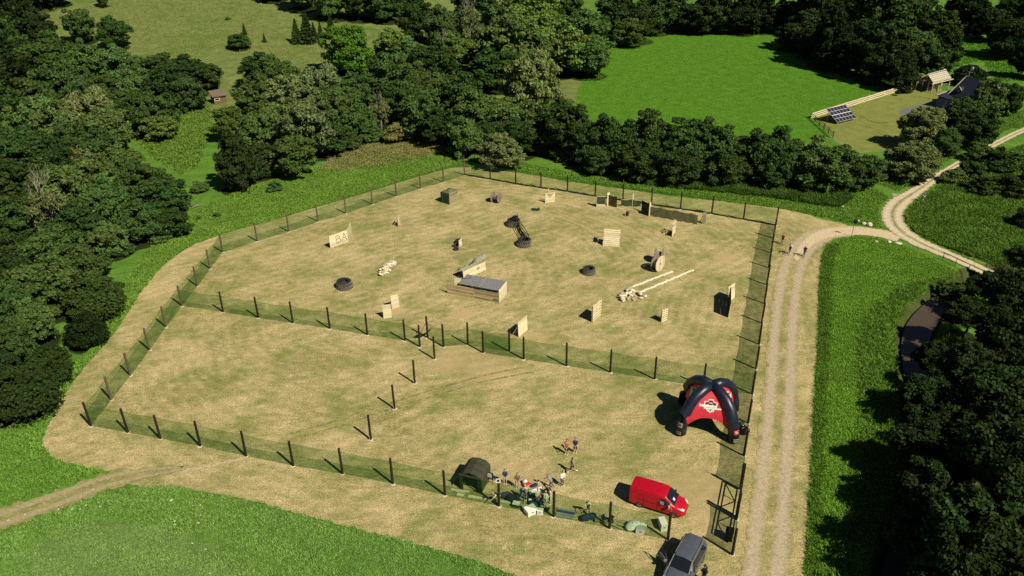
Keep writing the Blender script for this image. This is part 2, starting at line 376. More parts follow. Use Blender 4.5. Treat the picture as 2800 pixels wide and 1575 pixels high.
# ------------------------------------------------------------------ tracks
def strip(name, pts, half, z, mat, step=0.3, jit=0.2, world=False):
    P = [Vector(p) if world else at(*p) for p in pts]; hw = half if hasattr(half, '__len__') else [half]*len(P)
    q = smooth_ring([(p.x, p.y) for p in P], 3, False)
    # widths along the way
    s0 = [0]; 
    for a, b_ in zip(P, P[1:]): s0.append(s0[-1]+(b_-a).to_2d().length)
    dense = []; acc = 0; last = q[0]
    for a, b_ in zip(q, q[1:]):
        L = (b_-a).length; m = max(1, int(L/step))
        for j in range(m): dense.append(a+(b_-a)*(j/m))
    dense.append(q[-1]); V = []; u = []; run = 0; tot = s0[-1]
    cols = 9; Ltot = sum((b_-a).length for a, b_ in zip(dense, dense[1:]))
    for i, p in enumerate(dense):
        if i: run += (p-dense[i-1]).length
        d = (dense[min(i+1, len(dense)-1)]-dense[max(i-1, 0)]).normalized(); nn = Vector((-d.y, d.x)); w_ = float(np.interp(run/Ltot*tot, s0, hw))
        e0, e1 = U(-jit, jit), U(-jit, jit)
        for c_ in range(cols):
            t = -1+2*c_/(cols-1); ww = t*w_+(e0 if c_ == 0 else e1 if c_ == cols-1 else 0); V.append((p.x+nn.x*ww, p.y+nn.y*ww, z)); u.append(t)
    Fs = [(i*cols+c_, (i+1)*cols+c_, (i+1)*cols+c_+1, i*cols+c_+1)[::-1] for i in range(len(dense)-1) for c_ in range(cols-1)]
    me = bpy.data.meshes.new(name); me.from_pydata(V, [], Fs); me.materials.append(mat); a = me.attributes.new('across', 'FLOAT', 'POINT'); a.data.foreach_set('value', u); me.update()
    return tag(link(name, me), kind='structure')
def track_material(name, rut, rut_w, stone, grass_mix, edge=.9):
    n = NT(name); c = n.coord('Object'); mown, fine, speck = mown_colour(n, c)
    u = n.attr('across').outputs['Fac']; a = n.math('ABSOLUTE', u)
    wob = n.math('MULTIPLY', n.math('SUBTRACT', n.noise(c, .9, 6, .75), .5), .75)
    k = n.math('ADD', n.math('ABSOLUTE', n.math('SUBTRACT', a, rut)), wob); m = n.mr(k, rut_w*1.9, rut_w*.35)
    grav = n.mix(n.mr(n.math('ADD', n.math('MULTIPLY', fine, .6), n.math('MULTIPLY', speck, .5)), .38, .7), tuple(x*.72 for x in stone), tuple(min(1, x*1.15) for x in stone))
    gr = n.mix(n.mr(fine, .4, .65), (0.10, 0.125, 0.025), (0.20, 0.185, 0.05)); base = n.mix(grass_mix, gr, mown)
    base = n.mix(n.mr(n.noise(c, .8, 4, .7), .5, .7, 0, .5), base, tuple(x*.7 for x in stone))
    col = n.mix(m, base, grav)
    n.bsdf(col, .95, 0, n.bump(speck, .5, .03), .05); return n.m
M_TRK = track_material('gravel_ruts', .56, .25, (0.46, 0.37, 0.245), .8)
M_PALE = track_material('limestone_ruts', .52, .34, (0.60, 0.50, 0.335), .1)
M_DIRT = track_material('grassy_dirt_ruts', .50, .2, (0.36, 0.31, 0.165), .55)
strip('gravel_track', [(2075,1760),(2090,1575),(2108,1400),(2122,1250),(2132,1100),(2140,950),(2150,820),(2166,730),(2190,680),(2235,645),(2300,632)], [1.9,1.9,1.8,1.75,1.75,1.75,1.75,1.8,2.0,2.3,2.3], 0.045, M_TRK)
strip('limestone_road', [(2176,712),(2192,682),(2225,652),(2265,636),(2330,630),(2400,636),(2460,652)], [.35,.7,1.2,1.6,1.7,1.6,1.5], 0.05, track_material('worn_limestone', .35, .62, (0.60, 0.475, 0.30), .1))
strip('limestone_road', [(2790,790),(2700,745),(2600,700),(2520,668),(2465,636),(2440,605),(2440,575),(2462,550),(2500,527),(2545,496),(2580,472),(2620,448),(2668,420),(2720,395),(2790,358),(2900,320)], [1.15,1.15,1.25,1.45,1.65,1.65,1.65,1.6,1.2,.9,.8,.8,.8,.8,.8,.8], 0.055, M_PALE)
strip('farm_lane', [(2490,545),(2462,540),(2440,530)], [.5,.7,.45], 0.05, track_material('grey_gravel', .3, .7, (0.36, 0.33, 0.27), .2))
strip('dirt_track', [(-160,1480),(-40,1432),(60,1400),(180,1358),(300,1312),(420,1290),(520,1278)], [1.5,1.5,1.5,1.4,1.3,.9,.2], 0.03, M_DIRT, jit=.35)
sheet('gravel_yard', subdivide_ring(smooth_ring(upoly([(2455,306),(2475,296),(2520,286),(2580,278),(2640,282),(2640,320),(2560,345),(2500,340),(2478,325)]), 2), .3, .12), 0.03, pm('blue_grey_gravel', (0.145, 0.145, 0.155), .95, .35, 9, .4))
strip('scuffed_path', [(673,1252),(620,1264),(560,1277),(500,1287)], [.28,.2,.2,.15], 0.034, pm('bare_soil', (0.47, 0.36, 0.20), .95, .25, 4, .3), jit=.1)
for dy in (0, 17):
    strip('wheel_track', [(780,1190+dy),(900,1158+dy),(1010,1120+dy),(1120,1085+dy),(1240,1050+dy),(1340,1022+dy),(1460,1000+dy)], .11, 0.034, pm('pressed_turf', (0.27, 0.245, 0.085), .95, .45, 2, .3), jit=.09)

# ================================================================== TREES
def leaf_material(name, transl=0.18):
    n = NT(name); oi = n.n('ShaderNodeObjectInfo'); la = n.attr('leaf').outputs['Fac']
    v = n.mr(la, 0, 1, 0.55, 1.5, False)
    h = n.n('ShaderNodeHueSaturation'); n.l(oi.outputs['Color'], h.inputs['Color']); n.l(v, h.inputs['Value'])
    n.l(n.mr(n.attr('lobe').outputs['Fac'], 0, 1, .484, .512, False), h.inputs['Hue'])
    col = h.outputs[0]
    d = n.n('ShaderNodeBsdfDiffuse'); n.l(col, d.inputs[0]); t = n.n('ShaderNodeBsdfTranslucent'); n.l(n.mix(1.0, col, (1.3, 1.25, .55), 'MULTIPLY'), t.inputs[0])
    ms = n.n('ShaderNodeMixShader'); ms.inputs[0].default_value = transl; n.l(d.outputs[0], ms.inputs[1]); n.l(t.outputs[0], ms.inputs[2])
    g = n.n('ShaderNodeBsdfGlossy'); g.inputs['Roughness'].default_value = .45; g.inputs['Color'].default_value = (1, 1, 1, 1)
    m2 = n.n('ShaderNodeMixShader'); m2.inputs[0].default_value = .004; n.l(ms.outputs[0], m2.inputs[1]); n.l(g.outputs[0], m2.inputs[2])
    n.l(m2.outputs[0], n.out.inputs[0]); return n.m
M_LEAF = leaf_material('leaves'); M_BARK = pm('bark', (0.075, 0.058, 0.040), .95, .35, 5, .5); M_DEAD = pm('bleached_wood', (0.25, 0.22, 0.165), .9, .3, 5, .3)

def quads_mesh(name, C, A, B, leaf, lobe, mat):
    """many small leaf cards: centres C, half axes A and B"""
    N = len(C); V = np.empty((N, 4, 3)); V[:, 0] = C-A; V[:, 1] = C-B*.8; V[:, 2] = C+A; V[:, 3] = C+B*.8
    me = bpy.data.meshes.new(name); me.vertices.add(N*4); me.loops.add(N*4); me.polygons.add(N)
    me.vertices.foreach_set('co', V.ravel()); me.loops.foreach_set('vertex_index', np.arange(N*4)); me.polygons.foreach_set('loop_start', np.arange(0, N*4, 4)); me.polygons.foreach_set('loop_total', np.full(N, 4))
    me.update(calc_edges=True)
    for nm, v in (('leaf', leaf), ('lobe', lobe)):
        a = me.attributes.new(nm, 'FLOAT', 'POINT'); a.data.foreach_set('value', np.repeat(v, 4).astype(np.float32))
    me.materials.append(mat); return me
def rvec(rg, n): v = rg.normal(size=(n, 3)); return v/np.linalg.norm(v, axis=1)[:, None]
def make_crown(name, seed, nl=110, nleaf=17000, ls=.036, flat_=.0, lobe_r=(.09, .23), shell=(.5, .98), cone=0.0, droop=0.0, stray=.10, rough=.2, core=.5):
    """unit crown: radius about 1, from z=0 to z=2; many leafy sprays of uneven size on an uneven outline"""
    rg = np.random.default_rng(seed); d = rvec(rg, nl*3); d = d[d[:, 2] > -.8][:nl]
    ph = rg.uniform(0, 6.28, 8); th = np.arctan2(d[:, 1], d[:, 0])
    f = 1+rough*(np.sin(2*th+ph[0]+d[:, 2]*2)+.7*np.sin(3*th+ph[1]-d[:, 2]*3)+.6*np.sin(5*th+ph[2]+d[:, 2]*5)+.5*np.sin(d[:, 2]*4+ph[3]))/1.5
    sh = np.sqrt(rg.uniform(shell[0]**2, shell[1]**2, nl))*f; sh = np.clip(sh, .25, 1.22); C = d*sh[:, None]*.86
    Rr = rg.uniform(lobe_r[0], lobe_r[1], nl)*rg.uniform(.7, 1.25, nl)
    if cone: g_ = 1-cone*np.clip(C[:, 2]*.6+.35, 0, 1); C[:, :2] *= g_[:, None]; Rr *= g_
    if flat_: C[:, 2] = np.where(C[:, 2] < 0, C[:, 2]*(1-flat_), C[:, 2])
    C = np.vstack([C, [[0, 0, -.05], [.2, .1, .1], [-.2, -.1, .05]]]); Rr = np.append(Rr, [core, core*.7, core*.7]); n_ = len(C)
    ax = np.stack([rg.uniform(.9, 1.35, n_), rg.uniform(.9, 1.35, n_), rg.uniform(.5, .85, n_)], 1)          # sprays are wider than high
    pick = rg.choice(n_, nleaf*2, p=Rr**2/np.sum(Rr**2)); nrm = rvec(rg, nleaf*2); nrm[:, 2] = np.where(rg.random(nleaf*2) < .35, np.abs(nrm[:, 2]), nrm[:, 2])
    rad = Rr[pick]*rg.uniform(.55, 1.05, nleaf*2); st = rg.random(nleaf*2) < stray; rad = np.where(st, rad*rg.uniform(1.0, 1.45, nleaf*2), rad)
    P = C[pick]+nrm*ax[pick]*rad[:, None]; inner = np.zeros(len(P), bool)
    for c_, r_, a_ in zip(C, Rr, ax): inner |= (np.linalg.norm((P-c_)/a_, axis=1) < r_*.5)
    keep = np.where(~inner)[0][:nleaf]; P, nrm, pick = P[keep], nrm[keep], pick[keep]; N = len(P)
    nn = nrm*.7+rvec(rg, N)*.8+np.array([0, 0, .35]); nn /= np.linalg.norm(nn, axis=1)[:, None]
    a = np.cross(nn, rvec(rg, N)); a /= np.linalg.norm(a, axis=1)[:, None]+1e-9
    if droop: a = a*(1-droop)+np.array([0, 0, -1.])*droop; a /= np.linalg.norm(a, axis=1)[:, None]+1e-9
    b = np.cross(nn, a); b /= np.linalg.norm(b, axis=1)[:, None]+1e-9; s = ls*rg.uniform(.55, 1.5, N)[:, None]; lob = rg.random(n_); P = P+np.array([0, 0, 1.0])
    P[:, 2] = np.maximum(P[:, 2], .01); leaf = np.clip(rg.normal(.5, .2, N)*.72+lob[pick]*.28, 0, 1)
    return quads_mesh(name, P, a*s*(1.15+droop), b*s*(1-.4*droop), leaf, lob[pick], M_LEAF)
def make_spruce(name, seed):
    rg = np.random.default_rng(seed); N = 3800; t = rg.random(N)**.75; h = 2*(1-t)*0+2*t; tier = np.floor(t*11)/11; rad = (1-t)*.95*(.75+.35*((t*11) % 1 < .5))*np.sqrt(rg.random(N)*.6+.4)
    an = rg.uniform(0, 2*np.pi, N); arm = np.cos(an*7+tier*40)*.12+.9; P = np.stack([np.cos(an)*rad*arm, np.sin(an)*rad*arm, 2*t-.12*rad], 1)
    out = np.stack([np.cos(an), np.sin(an), np.full(N, -.35)], 1); out /= np.linalg.norm(out, axis=1)[:, None]; b = np.cross(out, rvec(rg, N)); b /= np.linalg.norm(b, axis=1)[:, None]; s = rg.uniform(.06, .12, N)[:, None]
    return quads_mesh(name, P, out*s*1.5, b*s*.8, np.clip(rg.normal(.5, .2, N), 0, 1), tier, M_LEAF)
def make_trunk(name, seed, mat, limbs=6, bare=False, h=1.0):
    """unit trunk: height 1, girth scaled with the tree"""
    r = random.Random(seed); m = MB(); b0 = Vector((0, 0, -.03)); pts = [b0]; 
    for k in range(1, 5): pts.append(Vector((r.uniform(-.03, .03)*k, r.uniform(-.03, .03)*k, k*.2*h)))
    m.chain(pts, [.055, .043, .035, .026, .015], 7)
    def limb(p, d, L, rad, lev):
        q = [p]; 
        for k in range(1, 4): d = (d+Vector((r.uniform(-.25, .25), r.uniform(-.25, .25), r.uniform(.0, .25)))).normalized(); q.append(q[-1]+d*(L/3))
        m.chain(q, [rad, rad*.75, rad*.5, rad*.22], 5)
        if lev > 0:
            for _ in range(3 if bare else 1): i = r.choice((1, 2, 3)); limb(q[i], (d+Vector((r.uniform(-1, 1), r.uniform(-1, 1), r.uniform(-.2, .6)))).normalized(), L*.6, rad*.5, lev-1)
    for i in range(limbs):
        a = i*2*math.pi/limbs+r.uniform(-.4, .4); p = pts[r.choice((2, 3, 4))]; limb(p, Vector((math.cos(a), math.sin(a), r.uniform(.5, 1.1))).normalized(), r.uniform(.2, .34), .016, 2 if bare else 1)
    return m.mesh(name, mat, True)
CROWN = {
 'broad': [make_crown('crown_mesh', 11+i, 105, 17000, .036, flat_=.1) for i in range(6)],
 'tall': [make_crown('crown_mesh', 31+i, 105, 15000, .036, cone=.5, rough=.14) for i in range(3)],
 'fluffy': [make_crown('crown_mesh', 51+i, 160, 19000, .031, lobe_r=(.08, .18), shell=(.6, 1.0), flat_=.15, droop=.3, rough=.13, stray=.2) for i in range(4)],
 'bush': [make_crown('crown_mesh', 71+i, 90, 11000, .042, flat_=.75, rough=.22, stray=.2) for i in range(3)],
 'dense': [make_crown('crown_mesh', 81+i, 220, 17000, .032, lobe_r=(.08, .14), shell=(.82, .98), flat_=.4, rough=.05, stray=.02, core=.8) for i in range(2)],
 'sparse': [make_crown('crown_mesh', 91+i, 50, 2600, .034, droop=.3, core=.05) for i in range(2)],
 'spruce': [make_spruce('crown_mesh', 95), make_spruce('crown_mesh', 96)],
}
ASPECT = {'broad': 1.05, 'tall': 1.4, 'fluffy': 1.0, 'bush': .8, 'dense': .9, 'sparse': 1.3, 'spruce': 1.6}
TALL = {'broad': 2.1, 'tall': 2.8, 'fluffy': 1.95, 'bush': 1.3, 'dense': 1.6, 'sparse': 2.9, 'spruce': 3.2}
TRUNK = [make_trunk('trunk_mesh', 200+i, M_BARK) for i in range(3)]; DEADTRUNK = [make_trunk('trunk_mesh', 300+i, M_DEAD, 11, True) for i in range(2)]
TINT = {'D': (.044, .082, .020), 'M': (.075, .130, .034), 'G': (.138, .172, .064), 'Y': (.23, .205, .070), 'B': (.085, .170, .022), 'K': (.024, .044, .012), 'O': (.108, .172, .036)}  # K: leaf colour blackened to carry the gloom of the dark woods
tree_list = []; TREE_N = {}
def tree_at(P, r, typ, tint, label, group, name='deciduous_tree', ht=None, cat='tree', asp=None):
    rr = random.Random(int(P.x*131+P.y*977)); a = (asp or ASPECT[typ]); H = ht or r*TALL[typ]
    t = thing(name, label, cat, (P.x, P.y, P.z), rr.uniform(0, 6.28), group)
    tc = TINT[tint]; j = rr.uniform(.72, 1.32); col = (tc[0]*j*rr.uniform(.9, 1.12), tc[1]*j, tc[2]*j*rr.uniform(.85, 1.05), 1)
    cz = H-2*r*a-(.2*r*a if not ht else 0)
    c = link('crown', rr.choice(CROWN[typ]), t, (0, 0, cz)); c.scale = (r*rr.uniform(.85, 1.2), r*rr.uniform(.85, 1.2), r*a*rr.uniform(.88, 1.14)); c.color = col
    tk = link('trunk', rr.choice(TRUNK), t); tk.scale = (max(.8, r*1.6), max(.8, r*1.6), max(cz+r*a*1.1, .6))
    if typ == 'sparse': tk.data = rr.choice(DEADTRUNK); tk.scale = (H*.62, H*.62, H*.9)
    tree_list.append((P.x, P.y, r)); return t
def tree_px(x, y, rp, typ, tint, label, group, **kw):
    """crown centre and radius as seen in the photograph (2576-wide view) -> a tree standing on the ground there"""
    px, py = F(x, y); rpx = rp*PW/2576; d = ray(px, py); k = TALL[typ]-(kw.get('asp') or ASPECT[typ]); depth = 120.0; r = 4
    for _ in range(14):
        r = rpx*depth/FPX; hc = r*k
        if kw.get('ht'): hc = kw['ht']-r*(kw.get('asp') or ASPECT[typ])
        P = flat(px, py, hc)
        for _2 in range(4): P = flat(px, py, hc+float(hz(P.x, P.y)))
        if P.y < 0 or P.y > 900: P = Vector((0, 0, CAM_H))+d*400
        depth = (P-Vector((0, 0, CAM_H))).dot(fwd)
    P.z = float(hz(P.x, P.y)); return tree_at(P, r, typ, tint, label, group, **kw)

ORD = ['first','second','third','fourth','fifth','sixth','seventh','eighth','ninth','tenth','eleventh','twelfth']
TONE = {'D': 'dark green', 'M': 'mid-green', 'G': 'grey-green', 'Y': 'yellowish', 'B': 'bright green', 'K': 'blackish green', 'O': 'fresh green'}
def grove(lst, label, group, place=None, **kw):
    lst = list(lst); plain = [e for e in lst if len(e) < 6]
    if place and plain:                       # single each tree out by tone and by its place in the stand
        ys = sorted(e[1] for e in plain); nr = 1 if len(plain) < 5 else 2 if len(plain) < 14 else 3; cut = [ys[len(ys)*k//nr] for k in range(1, nr)]; named = []
        for row in range(nr):
            r_ = sorted([e for e in plain if sum(e[1] >= c for c in cut) == row], key=lambda e: e[0])
            for k, e in enumerate(r_):
                rn = '' if nr == 1 else (' upper row,', ' lower row,')[row] if nr == 2 else (' top row,', ' middle row,', ' bottom row,')[row]
                named.append(e[:5]+('%s %s %s,%s %s from left' % (TONE[e[4]], kw.get('cat') or 'tree', place, rn, ORD[k]), 1))
        lst = [e for e in lst if len(e) >= 6]+named
    for e in lst:
        x, y, r, typ, tint = e[:5]
        if kw.get('cat') is None and typ in ('broad', 'fluffy', 'tall') and len(e) != 6 and not (330 < x < 640 and 240 < y < 500): r *= U(1.02, 1.32)
        tree_px(x, y, r, typ, tint, e[5] if len(e) > 5 else label, group, **kw)
# far dark wood in the upper left corner
grove([(10,20,60,'tall','K'),(60,35,55,'tall','K'),(15,95,60,'tall','D'),(55,130,60,'broad','K'),(105,75,38,'tall','K'),(125,150,58,'broad','D'),(60,205,70,'broad','K'),(5,190,60,'broad','K'),(165,160,48,'broad','D'),(150,10,30,'broad','K'),(95,-5,40,'tall','K'),(-45,140,70,'broad','K'),(-40,40,60,'tall','K'),(0,275,70,'broad','D'),(-50,290,70,'broad','D')],
      'dark deciduous tree in the wood filling the upper left corner', 'dark wood in the upper left corner', place='of the upper left corner wood')
grove([(200,68,44,'broad','M','round sunlit tree standing alone at the lower edge of the hillside meadow'),(285,85,40,'broad','D','ragged dark tree at the left rim of the hillside meadow, beside the round sunlit one'),(262,20,20,'tall','D','small upright tree above the ragged dark one on the meadow rim')], None, 'trees on the rim of the hillside meadow')
grove([(225,165,52,'broad','M'),(285,165,48,'broad','M'),(345,170,46,'fluffy','M'),(400,165,48,'broad','M'),(460,172,50,'broad','D'),(505,180,40,'broad','M'),(340,215,48,'broad','M'),(410,220,50,'broad','D'),(470,225,40,'broad','M'),(240,215,52,'broad','M')],
      'green tree in the belt below the hillside meadow, left of the wooden hut', 'tree belt below the hillside meadow', place='in the belt under the hillside meadow')
grove([(95,240,75,'fluffy','M'),(165,235,70,'fluffy','M'),(215,285,72,'fluffy','G'),(110,310,75,'fluffy','M'),(285,250,62,'fluffy','M'),(270,320,70,'broad','M'),(335,280,55,'broad','M'),(60,390,70,'broad','D'),(175,350,65,'fluffy','M'),(385,285,58,'broad','M'),(405,310,42,'broad','O'),(240,360,55,'broad','D'),(130,400,55,'broad','D'),(20,340,62,'broad','M'),(-40,380,70,'broad','D')],
      'tall grey-green tree in the big wood at the left, above the clearing', 'big wood on the left', place='in the left wood above the clearing')
grove([(165,405,46,'broad','Y','yellowish tree with faded leaves in the left wood'),(225,390,46,'fluffy','G','pale grey-green tree beside the yellowish one in the left wood'),(120,520,66,'sparse','G','thin birch with bare pale branches in the left wood')], None, 'odd trees of the left wood')
grove([(300,395,50,'broad','M'),(345,440,70,'broad','D'),(400,480,62,'broad','D'),(90,455,62,'broad','M'),(25,450,60,'broad','D'),(190,465,66,'broad','M'),(265,500,72,'broad','M'),(425,545,44,'broad','D'),(345,545,62,'broad','M'),(55,550,66,'broad','M'),(195,560,66,'broad','D'),(0,625,60,'broad','D'),(270,590,52,'broad','M'),(120,620,66,'broad','M'),(405,590,30,'bush','M'),(-40,520,66,'broad','D')],
      'leafy dark green tree on the left slope beside the mown field', 'leafy trees on the left slope', place='on the left slope below the clearing')
grove([(50,690,70,'broad','D'),(120,710,66,'broad','M'),(10,760,62,'broad','D'),(75,800,70,'broad','M'),(185,650,56,'broad','M'),(20,860,58,'broad','D'),(310,625,30,'bush','M')],
      'leafy tree in the lower left wood above the rounded bushes', 'lower left trees', place='above the rounded left bushes')
grove([(235,740,82,'dense','D','large smooth rounded dark bush nearest the left fence'),(215,830,62,'dense','K','lower dark rounded bush in front of the large one by the left fence'),(120,915,70,'dense','D','rounded bush between the lower left trees and the green verge'),(50,985,90,'dense','K','big dark trimmed bush at the left edge of the photo'),(-40,930,80,'dense','K','dark bush cut off by the left edge behind the trimmed one')], None, 'rounded bushes at the left', name='rounded_bush', cat='bush')
# wood behind the field
grove([(592,395,62,'tall','K','dark conical tree at the front of the middle wood'),(870,118,62,'broad','B','bright fresh-green maple at the edge of the hillside meadow'),(1000,325,34,'broad','Y','small yellow-tinged tree at the front of the middle wood'),(955,275,32,'sparse','G','thin half-dead tree with grey twigs in the middle wood')], None, 'odd trees of the middle wood')
grove([(575,310,44,'broad','O'),(640,255,44,'broad','M'),(650,315,58,'fluffy','M'),(690,185,46,'broad','M'),(650,175,40,'broad','D'),(735,235,66,'fluffy','G'),(700,295,60,'fluffy','M'),(800,235,62,'fluffy','G'),(765,310,70,'broad','G'),(735,375,56,'broad','M'),(820,330,52,'broad','M'),(850,260,56,'fluffy','M'),(900,215,52,'broad','M'),(650,400,44,'broad','D'),(900,305,46,'broad','M'),(940,335,34,'bush','M'),(880,355,36,'bush','M')],
      'bushy grey-green tree in the middle wood left of the round bale', 'middle wood', place='in the wood right of the clearing')
grove([(970,185,54,'broad','M'),(1035,130,56,'broad','M'),(985,100,44,'broad','O'),(1095,155,54,'broad','D'),(1050,220,56,'broad','M'),(1110,220,54,'fluffy','M'),(1000,250,48,'broad','M'),(1160,230,52,'broad','D'),(1060,290,54,'broad','M'),(1115,310,52,'broad','D'),(1165,340,44,'broad','M'),(1195,270,60,'broad','M'),(1230,325,48,'broad','D'),(1110,70,52,'broad','M'),(1050,45,46,'broad','D'),(1140,120,46,'fluffy','O'),(1060,335,36,'bush','M')],
      'green tree in the dense wood above the round bale', 'dense wood above the bale', place='in the wood above the bale')
grove([(1255,60,70,'tall','M'),(1335,35,66,'broad','O'),(1300,105,72,'broad','M'),(1395,95,78,'broad','O'),(1465,65,62,'broad','M'),(1245,150,56,'broad','D'),(1480,125,50,'broad','M'),(1200,20,50,'broad','D'),(1420,20,60,'broad','D')],
      'tall tree of the high wood at the top, left of the green meadow', 'high wood left of the meadow', place='in the high wood left of the meadow')
tree_px(1182, 62, 46, 'sparse', 'G', 'dead tree with bare pale branches at the top of the wood', 'odd trees of the middle wood')
tree_px(1115, 135, 40, 'sparse', 'G', 'half-bare tree with pale branches below the dead tree', 'odd trees of the middle wood')
grove([(1340,215,95,'fluffy','G','largest round grey-green tree left of the bright meadow'),(1262,372,58,'fluffy','G','wide willow bush behind the back corner of the fence')], None, 'willows by the meadow')
grove([(1265,285,60,'broad','M'),(1300,330,52,'broad','D'),(1385,285,62,'broad','M'),(1350,360,48,'bush','D'),(1430,320,56,'broad','D')], 'green tree between the round willow and the back fence', 'trees behind the back fence corner', place='between round willow and back fence')
grove([(1470,350,58,'broad','D'),(1520,345,60,'broad','D'),(1575,350,60,'broad','D'),(1630,352,60,'broad','M'),(1685,360,60,'broad','D'),(1740,365,60,'broad','M'),(1795,368,58,'broad','D'),(1850,375,60,'broad','M'),(1905,380,58,'broad','D'),(1960,388,60,'broad','M'),(2015,395,60,'broad','D'),(2070,405,58,'broad','M'),(1500,390,46,'broad','D'),(1610,400,44,'broad','D'),(1720,410,44,'broad','D'),(1830,420,44,'broad','D'),(1940,432,42,'broad','D'),(2040,440,40,'broad','D')],
      'dark leafy tree in the hedgerow behind the back fence', 'hedgerow behind the back fence', asp=1.15, place='in the back hedgerow')
grove([(2110,425,48,'fluffy','M','rounded bush in the hedgerow, second from its right end'),(2165,420,62,'fluffy','D','large rounded bush at the right end of the hedgerow')], None, 'hedgerow end bushes', name='rounded_bush', cat='bush')
# far wood along the top
grove([(690,-5,40,'broad','D'),(760,5,44,'broad','D'),(830,15,44,'broad','M'),(900,20,46,'broad','D'),(960,15,44,'broad','D'),(1010,-10,46,'broad','K'),(640,-30,40,'broad','D'),(720,-40,40,'tall','K'),(870,-30,44,'tall','D')],
      'dark tree in the row beyond the crest of the hillside meadow', 'wood beyond the hillside', place="beyond the hillside meadow's crest")
grove([(1545,25,52,'broad','D'),(1600,40,48,'broad','D'),(1650,25,44,'broad','D'),(1700,30,40,'broad','M'),(1755,25,44,'broad','K'),(1810,30,42,'broad','D'),(1870,35,40,'broad','K'),(1925,30,44,'broad','K'),(1580,70,40,'broad','M'),(1560,-15,50,'tall','K'),(1680,-20,50,'tall','K'),(1800,-20,50,'tall','K'),(1900,-20,50,'tall','K')],
      'dark tree on the far edge of the bright green meadow', 'wood behind the meadow', place="on the bright meadow's far edge")
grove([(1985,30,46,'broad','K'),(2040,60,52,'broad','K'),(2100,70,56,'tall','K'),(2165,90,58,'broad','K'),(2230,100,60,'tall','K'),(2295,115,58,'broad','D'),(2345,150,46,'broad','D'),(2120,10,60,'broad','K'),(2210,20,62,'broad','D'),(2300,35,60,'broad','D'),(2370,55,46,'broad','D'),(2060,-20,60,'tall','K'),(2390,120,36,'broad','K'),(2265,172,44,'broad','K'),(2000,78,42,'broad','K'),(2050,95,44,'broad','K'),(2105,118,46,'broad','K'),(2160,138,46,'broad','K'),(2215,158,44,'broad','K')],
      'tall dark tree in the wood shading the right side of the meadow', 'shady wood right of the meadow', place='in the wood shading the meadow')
grove([(2450,20,42,'broad','K'),(2500,50,46,'broad','K'),(2550,90,50,'broad','K'),(2575,20,50,'broad','K'),(2590,150,40,'broad','K'),(2440,-20,40,'tall','K'),(2620,80,60,'broad','K')],
      'dark tree in the upper right corner behind the farm', 'upper right corner trees', place='in the upper right corner')
grove([(2440,185,40,'dense','K','dark rounded tree directly behind the dark-roofed house'),(2322,318,58,'fluffy','G','pale willow above the gravel yard, the upper of the two'),(2298,388,70,'fluffy','G','pale willow by the track, the lower of the two'),(2425,285,54,'broad','D','dark tree hiding the front of the house'),(2380,345,46,'fluffy','M','bushy tree between the two willows and the limestone road'),(2485,245,50,'broad','M','tree right of the house near the photo edge'),(2540,245,46,'broad','D','tree at the right edge level with the house'),(2465,320,52,'broad','D','dark tree below the house beside the road')], None, 'trees round the farm')
grove([(2470,385,44,'bush','M'),(2450,425,42,'bush','D'),(2510,410,46,'bush','D'),(2560,400,46,'bush','M'),(2400,445,30,'bush','M'),(2480,465,42,'bush','D'),(2545,470,46,'bush','D'),(2600,440,50,'bush','D'),(2575,555,34,'bush','K'),(2520,660,34,'bush','D'),(2580,640,36,'bush','M')],
      'scrubby bush in the rough ground right of the limestone road', 'scrub right of the road', name='scrub_bush', cat='bush', place='in the scrub right of the road')
# trees over the stream at the right
grove([(2420,690,34,'bush','D','small dark bush at the near end of the bridge'),(2400,742,44,'bush','D','dark bush on the grassy bank above the visible water'),(2490,715,52,'bush','K','dark bush right under the bridge handrail'),(2345,1240,40,'bush','K','low bush in the shade at the edge of the long grass'),(2330,1420,46,'bush','K','lower bush in the shade at the edge of the long grass')], None, 'bushes by the stream', name='stream_bush', cat='bush')
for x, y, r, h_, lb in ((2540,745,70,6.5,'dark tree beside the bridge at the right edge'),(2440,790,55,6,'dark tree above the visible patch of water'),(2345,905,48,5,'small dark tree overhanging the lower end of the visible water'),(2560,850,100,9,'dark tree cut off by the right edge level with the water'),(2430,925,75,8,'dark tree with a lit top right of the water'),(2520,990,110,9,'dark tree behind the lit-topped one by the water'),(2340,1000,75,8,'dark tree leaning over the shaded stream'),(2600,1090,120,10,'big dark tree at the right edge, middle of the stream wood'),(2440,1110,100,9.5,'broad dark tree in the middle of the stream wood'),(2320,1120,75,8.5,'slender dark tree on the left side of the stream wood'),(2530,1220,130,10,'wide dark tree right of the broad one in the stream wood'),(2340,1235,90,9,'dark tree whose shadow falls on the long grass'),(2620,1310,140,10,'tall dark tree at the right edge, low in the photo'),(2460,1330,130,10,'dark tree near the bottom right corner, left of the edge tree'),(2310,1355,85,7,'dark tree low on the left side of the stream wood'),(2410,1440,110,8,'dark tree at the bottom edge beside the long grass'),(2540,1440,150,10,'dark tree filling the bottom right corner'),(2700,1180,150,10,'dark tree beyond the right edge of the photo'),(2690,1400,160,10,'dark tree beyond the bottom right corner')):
    tree_px(x, y, r, 'broad', 'K', lb, 'trees over the stream', ht=h_)
